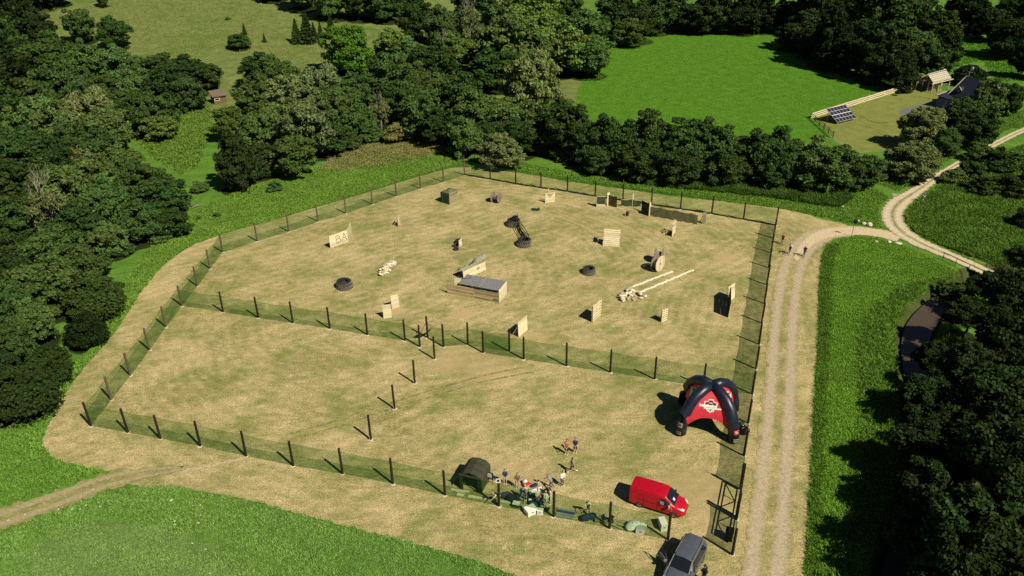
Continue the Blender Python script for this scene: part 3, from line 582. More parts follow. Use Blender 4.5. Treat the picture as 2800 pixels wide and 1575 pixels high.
# lone growth on the hillside meadow
grove([(603,110,32,'bush','M','round bush alone on the hillside meadow'),(770,72,26,'spruce','D','tallest young spruce on the hillside meadow'),(745,85,18,'spruce','D','young spruce left of the tallest one on the hillside'),(790,85,16,'spruce','D','young spruce right of the tallest one on the hillside'),(806,82,13,'spruce','D','narrow young spruce by the maple'),(832,68,14,'spruce','D','narrow young spruce just above the maple'),(615,82,9,'spruce','D','tiny spruce above the round bush on the hillside'),(665,100,7,'spruce','D','tiny spruce right of the round bush on the hillside'),(405,22,10,'bush','M','small low bush high on the hillside meadow'),(575,62,8,'bush','M','tiny bush in the middle of the hillside meadow')], None, 'growth on the hillside meadow')
grove([(545,540,11,'bush','M','small shrub on the green verge behind the left fence'),(500,548,7,'bush','M','tiny shrub at the foot of the left wood'),(455,385,9,'bush','O','small weed bush in the narrow clearing'),(500,470,24,'bush','M','low bush at the foot of the dark conical tree'),(690,470,22,'bush','M','low bush on the verge under the middle wood')], None, 'small shrubs', name='small_shrub', cat='bush')
build_ground(tree_list)

# ------------------------------------------------------------------ long grass
M_BLADE = leaf_material('grass_blades', .25)
def tufts(name, label, poly_px, dens, h, w_, tint, seed, world=None, blades=5, avoid=None, spread=.12, cap=90000, cat='grass'):
    poly = world or upoly(poly_px); rg = np.random.default_rng(seed); pa = np.array([p[:2] for p in poly]); lo, hi = pa.min(0), pa.max(0)
    n_ = min(cap, int((hi[0]-lo[0])*(hi[1]-lo[1])*dens)); x = rg.uniform(lo[0], hi[0], n_); y = rg.uniform(lo[1], hi[1], n_)
    k = inside(x, y, poly)
    k &= ~inside(x, y, MOWN_W)
    for av, rad in (avoid or []): k &= seg_dist(x, y, av) > rad
    x, y = x[k], y[k]; n_ = len(x); patch = .5+.5*np.sin(x*.55+2*np.sin(y*.4))*np.sin(y*.7+1.5*np.sin(x*.33))
    x = np.repeat(x, blades)+rg.normal(0, spread, n_*blades); y = np.repeat(y, blades)+rg.normal(0, spread, n_*blades); z = hz(x, y); N = len(x); pt = np.repeat(patch, blades)
    an = rg.uniform(0, 6.28, N); hh = h*rg.uniform(.55, 1.2, N)*(.75+.5*pt); lean = rg.uniform(.3, 1.3, N); az = rg.uniform(0, 6.28, N)
    base = np.stack([x, y, z-.02], 1); tip = base+np.stack([np.cos(az)*lean*hh, np.sin(az)*lean*hh, hh], 1); sd_ = np.stack([np.cos(an), np.sin(an), 0*an], 1)*w_*rg.uniform(.6, 1.3, N)[:, None]
    midp = base*.45+tip*.55+np.array([0, 0, 1.])*(hh*.12)[:, None]
    V = np.empty((N, 5, 3)); V[:, 0] = base-sd_*.7; V[:, 1] = base+sd_*.7; V[:, 2] = midp+sd_; V[:, 3] = tip; V[:, 4] = midp-sd_
    me = bpy.data.meshes.new(name); me.vertices.add(N*5); me.loops.add(N*5); me.polygons.add(N); me.vertices.foreach_set('co', V.ravel()); me.loops.foreach_set('vertex_index', np.arange(N*5)); me.polygons.foreach_set('loop_start', np.arange(0, N*5, 5)); me.polygons.foreach_set('loop_total', np.full(N, 5)); me.update(calc_edges=True)
    for nm, v in (('leaf', np.clip(rg.normal(.5, .18, N)*.7+pt*.3, 0, 1)), ('lobe', rg.random(N))):
        a = me.attributes.new(nm, 'FLOAT', 'POINT'); a.data.foreach_set('value', np.repeat(v, 5).astype(np.float32))
    me.materials.append(M_BLADE); o = link(name, me); o.color = (*tint, 1); return tag(o, label, cat, kind='stuff')
ROADS = [([(at(*p).x, at(*p).y) for p in pl], wd) for pl, wd in (([(2215,656),(2262,636),(2330,630),(2400,636),(2460,652)], 2.1), ([(2790,790),(2700,745),(2600,700),(2520,668),(2465,636),(2440,605),(2440,575),(2462,550),(2500,527),(2545,496),(2580,472),(2620,448),(2668,420),(2720,395),(2790,358)], 2.1), ([(2500,548),(2450,532),(2405,515),(2370,500)], 1.4), ([(-160,1480),(-40,1432),(60,1400),(180,1358),(300,1312),(420,1290)], 1.6), ([tuple(p) for p in []] or [(2790,740),(2789,739)], .1))]
ROADS.append(([tuple(p) for p in STREAM_W], 2.4))
tufts('long_grass', 'lush knee-high grass between the gravel track and the stream', None, 75, .22, .026, (.205, .390, .050), 1, world=LUSH_W, avoid=ROADS, cap=140000)
EDGE = [(2262,668),(2246,700),(2240,750),(2235,900),(2228,1050),(2222,1150),(2215,1300),(2205,1450),(2195,1600)]
tufts('tall_grass_edge', 'taller fringe of grass, shade put into its tint, along the right edge of the gravel track verge', [(x+3, y) for x, y in EDGE]+[(x+34, y) for x, y in EDGE[::-1]], 34, .36, .026, (.12, .23, .03), 21)  # darker tint stands in for the shadow along this edge
tufts('long_grass', 'grass of the lower left lawn with a pale patch', [(-40,1480),(180,1385),(300,1335),(366,1336),(471,1325),(580,1351),(700,1369),(978,1446),(1304,1533),(1413,1575),(1430,1680),(-100,1680)], 30, .17, .03, (.230, .385, .095), 2, avoid=ROADS)
tufts('long_grass', 'grass wedge between the left bushes and the dirt track', [(-60,1400),(-60,1210),(60,1150),(160,1060),(260,930),(300,860),(330,870),(113,1205),(118,1225),(240,1280),(310,1290),(180,1335),(30,1385)], 30, .25, .03, (.190, .365, .056), 3, avoid=ROADS)
tufts('long_grass', 'bright green verge between the left wood and the mown field', [(280,900),(330,820),(350,760),(400,690),(480,610),(560,560),(700,505),(820,470),(950,440),(1080,420),(1200,425),(1260,430),(1320,455),(1200,470),(960,545),(700,620),(530,672),(425,752),(348,860),(290,930)], 24, .26, .04, (.190, .335, .052), 4)
tufts('long_grass', 'green verge between the back fence and the hedgerow', [(1270,456),(1290,425),(1400,440),(1550,470),(1750,505),(1950,520),(2150,535),(2300,530),(2400,510),(2432,545),(2415,590),(2420,628),(2330,612),(2200,583),(2000,553),(1750,523),(1560,497),(1320,459)], 22, .28, .045, (.170, .320, .045), 5, avoid=ROADS)
tufts('rough_grass', 'rough green verge between the farm willows and the limestone road', [(2385,505),(2450,490),(2520,450),(2600,395),(2680,345),(2800,300),(2800,345),(2700,395),(2600,450),(2520,505),(2470,535),(2430,525)], 16, .35, .04, (.165, .30, .05), 22, avoid=ROADS)
tufts('tall_reeds', 'dark reed bed between the green verge and the hedgerow', [(1760,490),(1900,495),(2060,510),(2200,520),(2300,525),(2330,545),(2290,570),(2230,562),(2080,538),(1900,522),(1780,510)], 24, .8, .04, (.085, .165, .032), 6, avoid=ROADS, cat='reeds')
tufts('dry_grass', 'straw-coloured wild grass left of the round bale', None, 11, .45, .05, (.29, .28, .10), 7, world=DRY_W)
tufts('rough_grass', 'rough tangled grass right of the limestone road', [(2480,560),(2520,530),(2600,470),(2700,430),(2800,400),(2860,500),(2860,760),(2790,745),(2620,690),(2520,650),(2470,600)], 20, .6, .05, (.125, .235, .036), 8, avoid=ROADS)
tufts('rough_grass', 'rough grass along the stream bank', None, 14, .5, .035, (.14, .26, .04), 9, world=[(p[0]+dx, p[1]) for p, dx in [(q, -7) for q in STREAM_W]+[(q, 5) for q in STREAM_W[::-1]]], avoid=ROADS)
tufts('meadow_grass', 'bright meadow grass between the woods', None, 5, .10, .06, (.150, .330, .032), 10, world=MEADOW_W, cap=80000, blades=3, spread=.25)
tufts('meadow_grass', 'wild grass of the hillside meadow', [F(60,30),F(250,10),F(420,-20),F(620,-20),F(700,50),F(960,65),F(930,100),F(800,180),F(640,180),F(540,130),F(450,150),F(320,120),F(150,70)], 2.5, .2, .07, (.25, .27, .09), 11, cap=60000, blades=3, spread=.4)
tufts('meadow_grass', 'grass of the small clearing in the left wood', [F(445,260),F(530,260),F(530,330),F(500,420),F(460,440),F(390,400),F(340,350),F(430,340)], 7, .4, .09, (.15, .25, .04), 12, blades=4, spread=.2)
tufts('meadow_grass', 'sunlit grass behind the farmhouse', [F(2380,130),F(2440,95),F(2560,120),F(2576,200),F(2510,210),F(2470,150),F(2400,170)], 4, .3, .1, (.09, .25, .018), 13, blades=3, spread=.3)

# ================================================================== FENCES
M_POST = wood('dark_stained_post', (0.030, 0.020, 0.014), .4); M_POSTB = wood('weathered_post', (0.15, 0.11, 0.065), .35); M_ROD = pm('bare_rod', (0.40, 0.31, 0.17), .8, .2)
M_CONC = pm('dry_concrete', (0.52, 0.45, 0.33), .95, .2); M_ROLL = pm('bunched_net', (0.010, 0.015, 0.008), .95, .4, 8, .5)
def net_material(name, op, col):
    n = NT(name); c = n.coord('Object'); f = n.noise(c, 1.3, 4, .7, .6); g = n.noise(n.scaled(c, 1, 1, .25), 5, 3, .7)
    o = n.math('ADD', n.mr(f, .3, .7, op*.75, op*1.25), n.math('MULTIPLY', n.math('SUBTRACT', g, .5), .18))
    d = n.n('ShaderNodeBsdfDiffuse'); d.inputs[0].default_value = (*col, 1); t = n.n('ShaderNodeBsdfTransparent'); t.inputs[0].default_value = (.86, 1.0, .82, 1); ms = n.n('ShaderNodeMixShader')
    n.l(o, ms.inputs[0]); n.l(t.outputs[0], ms.inputs[1]); n.l(d.outputs[0], ms.inputs[2]); n.l(ms.outputs[0], n.out.inputs[0]); return n.m
M_NET = net_material('green_mesh_net', .28, (0.020, 0.055, 0.020)); M_NETD = net_material('thin_mesh_net', .22, (0.035, 0.095, 0.035))
def post_meshes(mat, h=3.0, r=.115):
    m = MB(); m.chain([(0, 0, -.1), (0, 0, h*.5), (0, 0, h)], [r*1.08, r, r*.95], 10); return m.mesh('post_mesh', mat, False)
PD = post_meshes(M_POST); PB = post_meshes(M_POSTB, 3.0, .12)
m = MB(); m.tube((0, 0, 0), (0, 0, .75), .022, .016, 5); ROD = m.mesh('rod_mesh', M_ROD)
m = MB(); m.lathe([(.001, .035), (.14, .03), (.24, .012), (.30, -.02)], 12); FOOT = m.mesh('footing_mesh', M_CONC)
def lean(P, k=.012): return (U(-k, k), U(-k, k), U(0, 6))
def fence(name, label, pts, net=True, post=PD, rods=True, closed_gaps=(), top=2.72, roll=False, foot=True, netmat=None, split=1.0, skip_first=False, skip_last=False):
    W = [at(*p) for p in pts]; t = thing(name, label, 'fence', W[0]); o = W[0]
    for i, P in enumerate(W):
        if (i == 0 and skip_first) or (i == len(W)-1 and skip_last): continue
        p = link('post', post, t, P-o); p.rotation_euler = lean(P); p.scale = (1, 1, U(.97, 1.03))
        if rods: r_ = link('rod', ROD, p, (0, 0, 2.97)); r_.rotation_euler = (U(-.04, .04), U(-.04, .04), 0)
        if foot: f = link('footing', FOOT, p, (U(-.06, .06), U(-.06, .06), 0.024)); f.scale = (U(.7, 1.2), U(.7, 1.2), 1)
    if net:
        for i in range(len(W)-1):
            if i in closed_gaps: continue
            a, b = W[i]-o, W[i+1]-o; L = (b-a).length; nx = max(6, int(L/.5)); nz = 5; d = (b-a).normalized(); nn = Vector((-d.y, d.x, 0)); ph = U(0, 6)
            V = []
            for ix in range(nx+1):
                s = ix/nx; sag = .16*4*s*(1-s)
                for iz in range(nz+1):
                    zt = iz/nz; bul = (math.sin(s*9+ph)*.05+math.sin(s*23+zt*4+ph)*.025)*(math.sin(math.pi*zt)*.8+.3)*math.sin(math.pi*s)
                    q = a+(b-a)*s+nn*bul; V.append((q.x, q.y, .03+(top-sag*1.0-.03)*zt))
            m = MB(); m.add(V, [(ix*(nz+1)+iz, (ix+1)*(nz+1)+iz, (ix+1)*(nz+1)+iz+1, ix*(nz+1)+iz+1) for ix in range(nx) for iz in range(nz)])
            pn = m.build('net_panel', netmat or M_NET, t, True)
            m = MB(); m.chain([V[ix*(nz+1)+nz] for ix in range(0, nx+1)], .011, 4); m.build('top_cord', M_ROLL, pn)
            if roll:
                m = MB(); m.chain([(a+(b-a)*(k/9)+nn*U(-.05, .05)) + Vector((0, 0, U(.07, .14))) for k in range(10)], [U(.08, .17) for k in range(10)], 6); m.build('net_roll', M_ROLL, pn)
    return t
FRONT = [(249.3,1165.2),(350,1183),(439,1200),(548,1220),(673,1247.5),(802,1274),(937,1296),(1074,1323),(1217,1354),(1364,1384),(1514,1413),(1666.4,1445),(1826,1476)]
LEFT = [(249.3,1165.2),(305,1094),(357,1027),(409.4,958),(454,894.6),(498,837),(540,783),(575,735),(609.4,690)]
LBACK = [(609.4,690),(704,660),(790,634),(870,606.5),(946,584),(1018.5,559),(1084,537),(1150,516),(1212.7,498),(1270.6,479)]
BACK = [(1270.6,479),(1340.6,491),(1410,503.6),(1479,514.5),(1551,524.5),(1627,538),(1703,549),(1781,561),(1860,572.5),(1945.7,585.5),(2032.8,601),(2121,617)]
RIGHT = [(2121,617),(2114.7,652),(2108,692),(2102,733),(2096.5,779.4),(2090,831),(2082.5,884),(2075,941.8),(2066.8,1009),(2056.4,1078.3),(2045,1158),(2033.6,1247),(2024,1338)]
fence('net_fence', 'dark-posted green net fence along the front, from the left corner to the van', FRONT)
fence('net_fence', 'green net fence up the left side of the field, brown posts', LEFT, post=PB, skip_first=True)
fence('net_fence', 'net fence running from the left bend to the far back corner', LBACK, post=PB, skip_first=True)
fence('net_fence', 'thin net fence across the back of the field with a black roll at its foot', BACK, skip_first=True, roll=True, netmat=M_NETD)
M_NETR = net_material('shadow_deepening_net', .52, (0.020, 0.046, 0.019))  # opacity raised only to deepen the shadow this net casts
fence('net_fence', 'green net fence on the right beside the gravel track, up to the gate', RIGHT, skip_first=True, netmat=M_NETR)
fence('net_fence', 'short last bay of net fence between the gate and the parked grey car', [(2013,1421),(2002,1517)], rods=False, netmat=M_NETR)
DIVA = [(498,837),(610.5,854),(706.5,869.6),(801,884),(902,899),(1004.5,916),(1107.7,932),(1148,948.7)]
fence('net_fence', 'inner net fence from the left side to the gap near the loose posts', DIVA, skip_first=True, top=2.45)
fence('net_fence', 'short inner row of net with a sagging corner behind the gap', [(1169.5,924),(1213,948.5)], top=2.3)
fence('net_fence', 'inner net fence right of the gap, behind the front row', [(1213,948.5),(1279,943),(1392.5,961)], top=2.3, skip_first=True)
fence('net_fence', 'inner net fence from the gap to the inflatable tent and right side', [(1321.5,965),(1432,982.5),(1549,1001),(1668.5,1018.5),(1790,1037),(1922,1058),(2056.4,1078.3)], skip_last=True)
# gathered net hanging from the inner corner post
A = at(1169.5, 924); t = thing('hanging_net', 'bunched green net hanging from the inner post beside the gap', 'net', A)
m = MB()
for k in range(5):
    a = R(160+k*9); m.chain([(0, 0, 2.35), (math.cos(a)*.5, math.sin(a)*.35, 1.3), (math.cos(a)*(1.0+.12*k), math.sin(a)*.6, .08)], [.014, .01, .014], 5)
m.build('net_fold', M_ROLL, t)
m = MB(); V = [];
for i in range(9):
    s = i/8
    for j in range(5): V.append((-1.9*s+.12*j, .35*s+.28*j*(1-.5*s)-.3, .05+.16*math.sin(s*7+j)*(1-s)+.9*(1-s)**3))
m.add(V, [(i*5+j, (i+1)*5+j, (i+1)*5+j+1, i*5+j+1) for i in range(8) for j in range(4)]); m.build('net_sheet', net_material('folded_net', .82, (0.020, 0.050, 0.016)), t, True)
# loose posts of an unfinished fence
for px, lb in (((1188,982), 'bare dark post next to the gap, first of four loose posts'), ((1134,1048), 'bare dark post in the lower enclosure, second from the gap'), ((1079,1118), 'bare dark post in the lower enclosure, third from the gap'), ((1014,1202), 'bare dark post farthest from the gap, nearest the front fence')):
    P = at(*px); t = thing('bare_post', lb, 'post', P, 0, 'loose posts in a row'); p = link('shaft', PD, t); p.rotation_euler = lean(P); link('footing', FOOT, t, (0, 0, .024))
    m = MB(); m.box((-.09, -.09, .22), (.05, .05, .5)); m.build('peg', M_ROD, t)

# ------------------------------------------------------------------ gate
A, L, rz = seg((2026, 1340), (2014, 1412)); G = thing('field_gate', 'black double gate with braced leaves in the right-hand fence', 'gate', A, rz)
m = MB(); m.box((0, 0, 1.5), (.2, .2, 3.1)); m.build('gate_post', M_POST, G); m = MB(); m.box((L+.12, 0, 1.5), (.2, .2, 3.1)); m.build('gate_post', M_POST, G)
M_GATE = pm('black_gate_paint', (0.012, 0.011, 0.010), .6, .3)
def leaf(x0, x1, v, y=-.05):
    w_ = x1-x0; m = MB(); z0, z1, zt = .35, 1.6, 1.95
    lf = thing('leaf', None, None, (0, 0, 0)); lf.parent = G
    for a, b in (((x0, z0), (x0, zt)), ((x1, z0), (x1, zt))): q = MB(); q.bar((a[0], y, a[1]), (b[0], y, b[1]), .09, .07); q.build('stile', M_GATE, lf)
    for z in (z0, z1, zt): q = MB(); q.bar((x0, y+.01, z), (x1, y+.01, z), .07, .09); q.build('rail', M_GATE, lf)
    q = MB(); q.bar(((x0+x1)/2, y+.02, z0), ((x0+x1)/2, y+.02, z1), .06, .08); q.build('middle_stile', M_GATE, lf)
    for sx in (x0, x1): q = MB(); q.bar(((x0+x1)/2, y-.02, z0 if v else z1), (sx, y-.02, z1 if v else z0), .06, .08); q.build('brace', M_GATE, lf)
leaf(.18, L*.98, True)
B2 = L+.25; leaf(B2, B2+L*.92, False, -.1)
P = at(1992, 1475); t = thing('rubbish_bin', 'black bin standing against the last bay of the right fence', 'bin', P, rz)
m = MB(); m.prism([(-.28, 0), (.28, 0), (.34, 1.0), (-.34, 1.0)], -.3, .3); m.build('body', M_GATE, t); m = MB(); m.box((0, 0, 1.04), (.76, .68, .07)); m.build('lid', M_GATE, t)
# little white notice on a front post
P = at(1364, 1384); t = thing('notice_board', 'white square notice with a dark square fixed on top of a front fence post', 'sign', P+Vector((0, 0, 3.05)), 0)
m = MB(); m.box((0, -.12, 0), (.42, .03, .46)); m.build('board', pm('white_board', (.78, .76, .68), .6, .05), t); m = MB(); m.box((0, -.14, .02), (.22, .012, .24)); m.build('emblem', pm('navy_print', (.01, .012, .03), .6, .05), t)
m = MB(); m.box((0, -.06, -.2), (.06, .1, .3)); m.build('bracket', M_ROD, t)

# ================================================================== PROPS ON THE PLAYING FIELD
def S(ox, oy, k): return lambda x, y: (ox+x/k, oy+y/k)
M_PINE = wood('fresh_pine', (0.80, 0.68, 0.44), .18); M_OLD = wood('weathered_boards', (0.42, 0.33, 0.20), .3); M_GREY = wood('grey_old_wood', (0.27, 0.225, 0.17), .35); M_TAN = wood('sawn_planks', (0.64, 0.49, 0.27), .3)
M_DARKW = wood('dark_and_shade_boards', (0.045, 0.036, 0.027), .4); M_RUB = pm('tyre_rubber', (0.022, 0.021, 0.022), .75, .35, 9, .4, 0, .35); M_RUBG = pm('dusty_rubber', (0.085, 0.078, 0.066), .85, .4, 7, .4)
M_BAG = pm('sandbag_cloth', (0.74, 0.66, 0.47), .95, .18, 5, .4); M_BAGD = pm('dirty_sandbag', (0.46, 0.38, 0.22), .95, .3, 5, .4)
M_MARK = pm('dark_paint', (0.055, 0.042, 0.025), .8, .3, 6, .1)
def camo(name, cols, op=.9):
    n = NT(name); c = n.coord('Object'); f = n.noise(c, 2.2, 5, .7, 1.2); g = n.noise(c, 8, 3, .7, .5); k = n.mr(f, .42, .46); col = n.mix(k, cols[0], cols[1]); col = n.mix(n.mr(g, .55, .62), col, cols[2])
    d = n.n('ShaderNodeBsdfDiffuse'); n.l(col, d.inputs[0]); t = n.n('ShaderNodeBsdfTransparent'); ms = n.n('ShaderNodeMixShader'); o = n.mr(n.noise(c, 14, 3, .7, .8), .36, .44, 1-(1-op)*2.2, 1)
    n.l(o, ms.inputs[0]); n.l(t.outputs[0], ms.inputs[1]); n.l(d.outputs[0], ms.inputs[2]); n.l(ms.outputs[0], n.out.inputs[0]); return n.m
M_CAMO = camo('camouflage_net', ((0.085, 0.105, 0.045), (0.17, 0.17, 0.085), (0.035, 0.055, 0.022)), .88); M_CAMOD = camo('dark_green_net', ((0.030, 0.060, 0.028), (0.07, 0.10, 0.05), (0.018, 0.032, 0.016)), .86); M_CAMOB = camo('brown_net', ((0.10, 0.075, 0.045), (0.15, 0.115, 0.07), (0.05, 0.038, 0.022)), .85); M_CAMOG = camo('grey_camouflage_net', ((0.20, 0.215, 0.14), (0.31, 0.30, 0.22), (0.075, 0.11, 0.055)), .95)
def planks(par, L, H, n_, mat, th=.025, x0=0.0, y0=0.0, z0=.03, tilt=0.0, gap=.02, name='plank', jit=.03, vertical=False, skip=(), M=None):
    """a panel of single boards in the local XZ plane"""
    step = (L if vertical else H)/n_
    for i in range(n_):
        if i in skip: continue
        m = MB()
        if vertical: m.box((0, 0, 0), (step-gap, th, H+U(-jit, jit))); c = Vector((x0+step*(i+.5), 0, z0+H/2))
        else: m.box((0, 0, 0), (L+U(-jit, jit), th, step-gap)); c = Vector((x0+L/2+U(-jit, jit)*.5, 0, z0+step*(i+.5)))
        h = c.z-z0; o = m.build(name, mat, par); o.location = (c.x, y0+h*math.sin(tilt)+U(-.004, .004), z0+h*math.cos(tilt)); o.rotation_euler = (-tilt, U(-.006, .006), 0)
def stick(par, a, b, w_=.06, mat=None, name='batten', h=None): m = MB(); m.bar(a, b, w_, h); return m.build(name, mat or M_PINE, par)
def board_shield(label, pa, pb, H, n_=6, mat=None, tilt=0.06, props=True, name='board_shield', backmat=None, gap=.02, group='timber shields'):
    """free-standing panel of boards with two uprights and slanting props behind it"""
    A, L, rz = seg(pa, pb); t = thing(name, label, 'barrier', A, rz, group); mat = mat or M_PINE
    planks(t, L, H, n_, mat, tilt=tilt, gap=gap)
    for x in (.08, L-.08):
        stick(t, (x, .045, .02), (x, .045+H*math.sin(tilt)*1.0, H*math.cos(tilt)), .06, mat, 'upright')
        if props: stick(t, (x, .06+H*.75*math.sin(tilt), H*.75), (x, .9, .03), .06, mat, 'prop')
    return t
e = S(1150,480,6.037); c4 = S(1550,670,5.152); b9 = S(1210,690,9.658); a5 = S(880,560,5.573); d6 = S(1450,490,6.037); t3 = S(1600,510,7.806); q8 = S(1380,520,8.523); z1 = S(1080,840,6.3)
board_shield('pale plank shield leaning behind the inner fence, above the loose posts', z1(2130,520), z1(2285,390), 2.0, 5, gap=.03)
x12 = S(1030,780,12.07)
board_shield('front one of the two pale plank shields standing close together', x12(230,1105), x12(505,1070), 1.85, 6, tilt=.1)
board_shield('rear one of the two pale plank shields standing close together', x12(500,790), x12(752,722), 1.85, 6, tilt=.1)
board_shield('small narrow slatted shield alone near the left-back fence', a5(1165,338), a5(1197,292), 1.6, 7, M_TAN, .02, gap=.05)
board_shield('narrow grey-brown shield by the back fence, near its right end', t3(2500,800), t3(2570,792), 1.9, 6, M_GREY, .05)
# BA board with a slatted wing
p9 = S(880,600,9.1); A, L, rz = seg(p9(215,725), p9(660,555)); t = thing('painted_board', 'pale plank wall with BA painted on it and a slatted wing', 'barrier', A, rz)
planks(t, L, 1.95, 6, M_PINE, gap=.012)
def stroke(par, pts, y, w_=.07, mat=None, name='letter'):
    m = MB()
    for a, b in zip(pts, pts[1:]): m.bar((a[0], y, a[1]), (b[0], y, b[1]), .012, w_, upv=(0, 1, 0)) if False else m.bar((a[0], y, a[1]), (b[0], y, b[1]), .012, w_)
    m.build(name, mat or M_MARK, par)
kx = L/2.95
stroke(t, [(1.05*kx, .45), (1.05*kx, 1.62)], -.022); stroke(t, [(1.02*kx, 1.6), (1.45*kx, 1.57), (1.66*kx, 1.36), (1.5*kx, 1.1), (1.1*kx, 1.05)], -.022); stroke(t, [(1.5*kx, 1.08), (1.84*kx, .8), (1.68*kx, .5), (1.05*kx, .46)], -.022)
stroke(t, [(2.0*kx, .45), (2.36*kx, 1.68), (2.78*kx, .38)], -.022); stroke(t, [(2.12*kx, .92), (2.6*kx, .92)], -.022)
for x in (.06, L*.5, L-.06): stick(t, (x, .05, 0), (x, .05, 1.9), .06, M_PINE, 'upright')
A2, L2, rz2 = seg(p9(665,558), p9(748,360)); wing = thing('wing', None, None, (0, 0, 0)); wing.parent = t; wing.location = (L+.03, 0, 0); wing.rotation_euler = (0, 0, rz2-rz)
for k in range(7): m = MB(); m.box((L2/2, 0, .2+k*.27), (L2, .025, .07)); m.build('slat', M_PINE, wing)
for k in range(5): m = MB(); m.box((.05+k*(L2-.1)/4, .03, 1.0), (.07, .03, 2.0)); m.build('slat', M_PINE, wing)
# camouflaged cube
A, L, rz = seg(e(345,442), e(480,480)); t = thing('netted_crate', 'square slatted timber crate hung with camouflage net, far left of the field', 'crate', A, rz); Lb = 2.2
for (ox, oy, ln, ang, mt) in ((0, 0, L, 0, M_DARKW), (L, 0, Lb, R(90), M_OLD), (0, Lb, L, 0, M_DARKW), (0, 0, Lb, R(90), M_DARKW)):
    sd = thing('side', None, None); sd.parent = t; sd.location = (ox, oy, 0); sd.rotation_euler = (0, 0, ang); planks(sd, ln, 1.85, 9 if mt is M_OLD else 7, mt, gap=.05, name='slat', vertical=(mt is M_DARKW))
m = MB(); V = []; k = 9
for i in range(k):
    for j in range(k):
        u_, v_ = i/(k-1), j/(k-1); d = max(abs(u_-.5), abs(v_-.5))*2; zt = 1.92+.34*max(0, 1-d*1.3)-(.35 if d > .95 else 0)+U(-.03, .03); V.append((-.06+u_*(L+.12), -.06+v_*(Lb+.12), zt))
m.add(V, [(i*k+j, (i+1)*k+j, (i+1)*k+j+1, i*k+j+1) for i in range(k-1) for j in range(k-1)]); m.build('net_cover', M_CAMO, t, True)
m = MB(); m.add([(-.07+i*(L+.1)/8, -.08-.02*(i % 2), z) for i in range(9) for z in (.1, 1.9)], [(2*i, 2*i+2, 2*i+3, 2*i+1) for i in range(8)]); m.build('net_side', M_CAMOD, t)
# cable drums
def drum(label, base, rz, r, w_, m1, m2, tilt=0.0, core=.5):
    P = at(*base); t = thing('cable_drum', label, 'cable drum', P, rz, 'wooden cable drums')
    for sx, mt in ((-1, m2), (1, m1)):
        f = thing('flange', None, None); f.parent = t; f.location = (sx*w_/2, 0, r); f.rotation_euler = (0, 0, 0)
        for i in range(8):                                          # the flange is made of single boards
            y0, y1 = -r+i*2*r/8+.008, -r+(i+1)*2*r/8-.008; ym = max(abs(y0), abs(y1)) if y0*y1 > 0 else 0
            pts = []
            for kk in range(7): yy = y0+(y1-y0)*kk/6; pts.append((yy, math.sqrt(max(.0025, r*r-yy*yy))))
            poly = pts+[(a, -b) for a, b in reversed(pts)]; m = MB(); m.prism(poly, -.035, .035, 0, 'yz'); m.build('board', mt, f, fix=True)
        m = MB(); m.lathe([(.001, .0), (.09, .0), (.09, .03), (.12, .03)], 12, 'x', (sx*.045, 0, 0)); m.build('hub', M_DARKW, f)
    for i in range(14):
        a = 2*math.pi*i/14; m = MB(); m.box((0, 0, 0), (w_-.07, r*core*.43, .03)); o = m.build('stave', M_GREY, t); o.location = (0, math.cos(a)*r*core, r+math.sin(a)*r*core); o.rotation_euler = (a-math.pi/2, 0, 0)
    t.rotation_euler = (tilt, 0, rz); return t
drum('weathered cable drum standing between the netted crate and the notched board', e(1250,435), R(-28), .85, 1.25, M_GREY, M_GREY)
y12 = S(1740,640,12.075)
drum('big cable drum with a pale round flange, right part of the field', y12(690,1190), R(-43), 1.14, .8, wood('pale_drum_boards', (0.74, 0.63, 0.42), .2), M_GREY)
drum('grey cable drum just behind the pale-flanged one', y12(720,905), R(-20), 1.0, 1.0, M_GREY, M_GREY)
# notched board
A, L, rz = seg(d6(245,392), d6(405,372)); t = thing('notched_board', 'pale upright board with a triangular notch under its top rail', 'barrier', A, rz); H = 1.75
for k in range(3): m = MB(); m.box((L/2, 0, .13+k*.26), (L, .03, .24)); m.build('plank', M_PINE, t)
for poly in ([(0, .80), (L*.5, .80), (L*.12, 1.55), (0, 1.55)], [(L, .80), (L, 1.55), (L*.88, 1.55), (L*.5, .80)]): m = MB(); m.prism(poly, -.015, .015); m.build('panel', M_PINE, t, fix=True)
m = MB(); m.box((L/2, 0, 1.64), (L+.06, .05, .16)); m.build('top_rail', M_PINE, t); stick(t, (L*.45, .05, 1.2), (L*.5, 1.0, 2.1), .07, M_TAN, 'strut'); stick(t, (L*.2, .04, 1.3), (L*.2, .9, .03), .06, M_PINE, 'prop')
P = at(1464.7, 573.6); t = thing('ground_net', 'small dark green piece of net lying on the turf', 'net', P, .1); m = MB(); V = []
for i in range(8):
    for j in range(5): V.append((-.7+i*.2+.06*math.sin(j*2), -.5+j*.25+.1*math.sin(i*1.1), .04+.07*abs(math.sin(i*1.3+j))))
m.add(V, [(i*5+j, (i+1)*5+j, (i+1)*5+j+1, i*5+j+1) for i in range(7) for j in range(4)]); m.build('cloth', pm('dark_green_cloth', (.018, .035, .016), .95, .4), t, True)
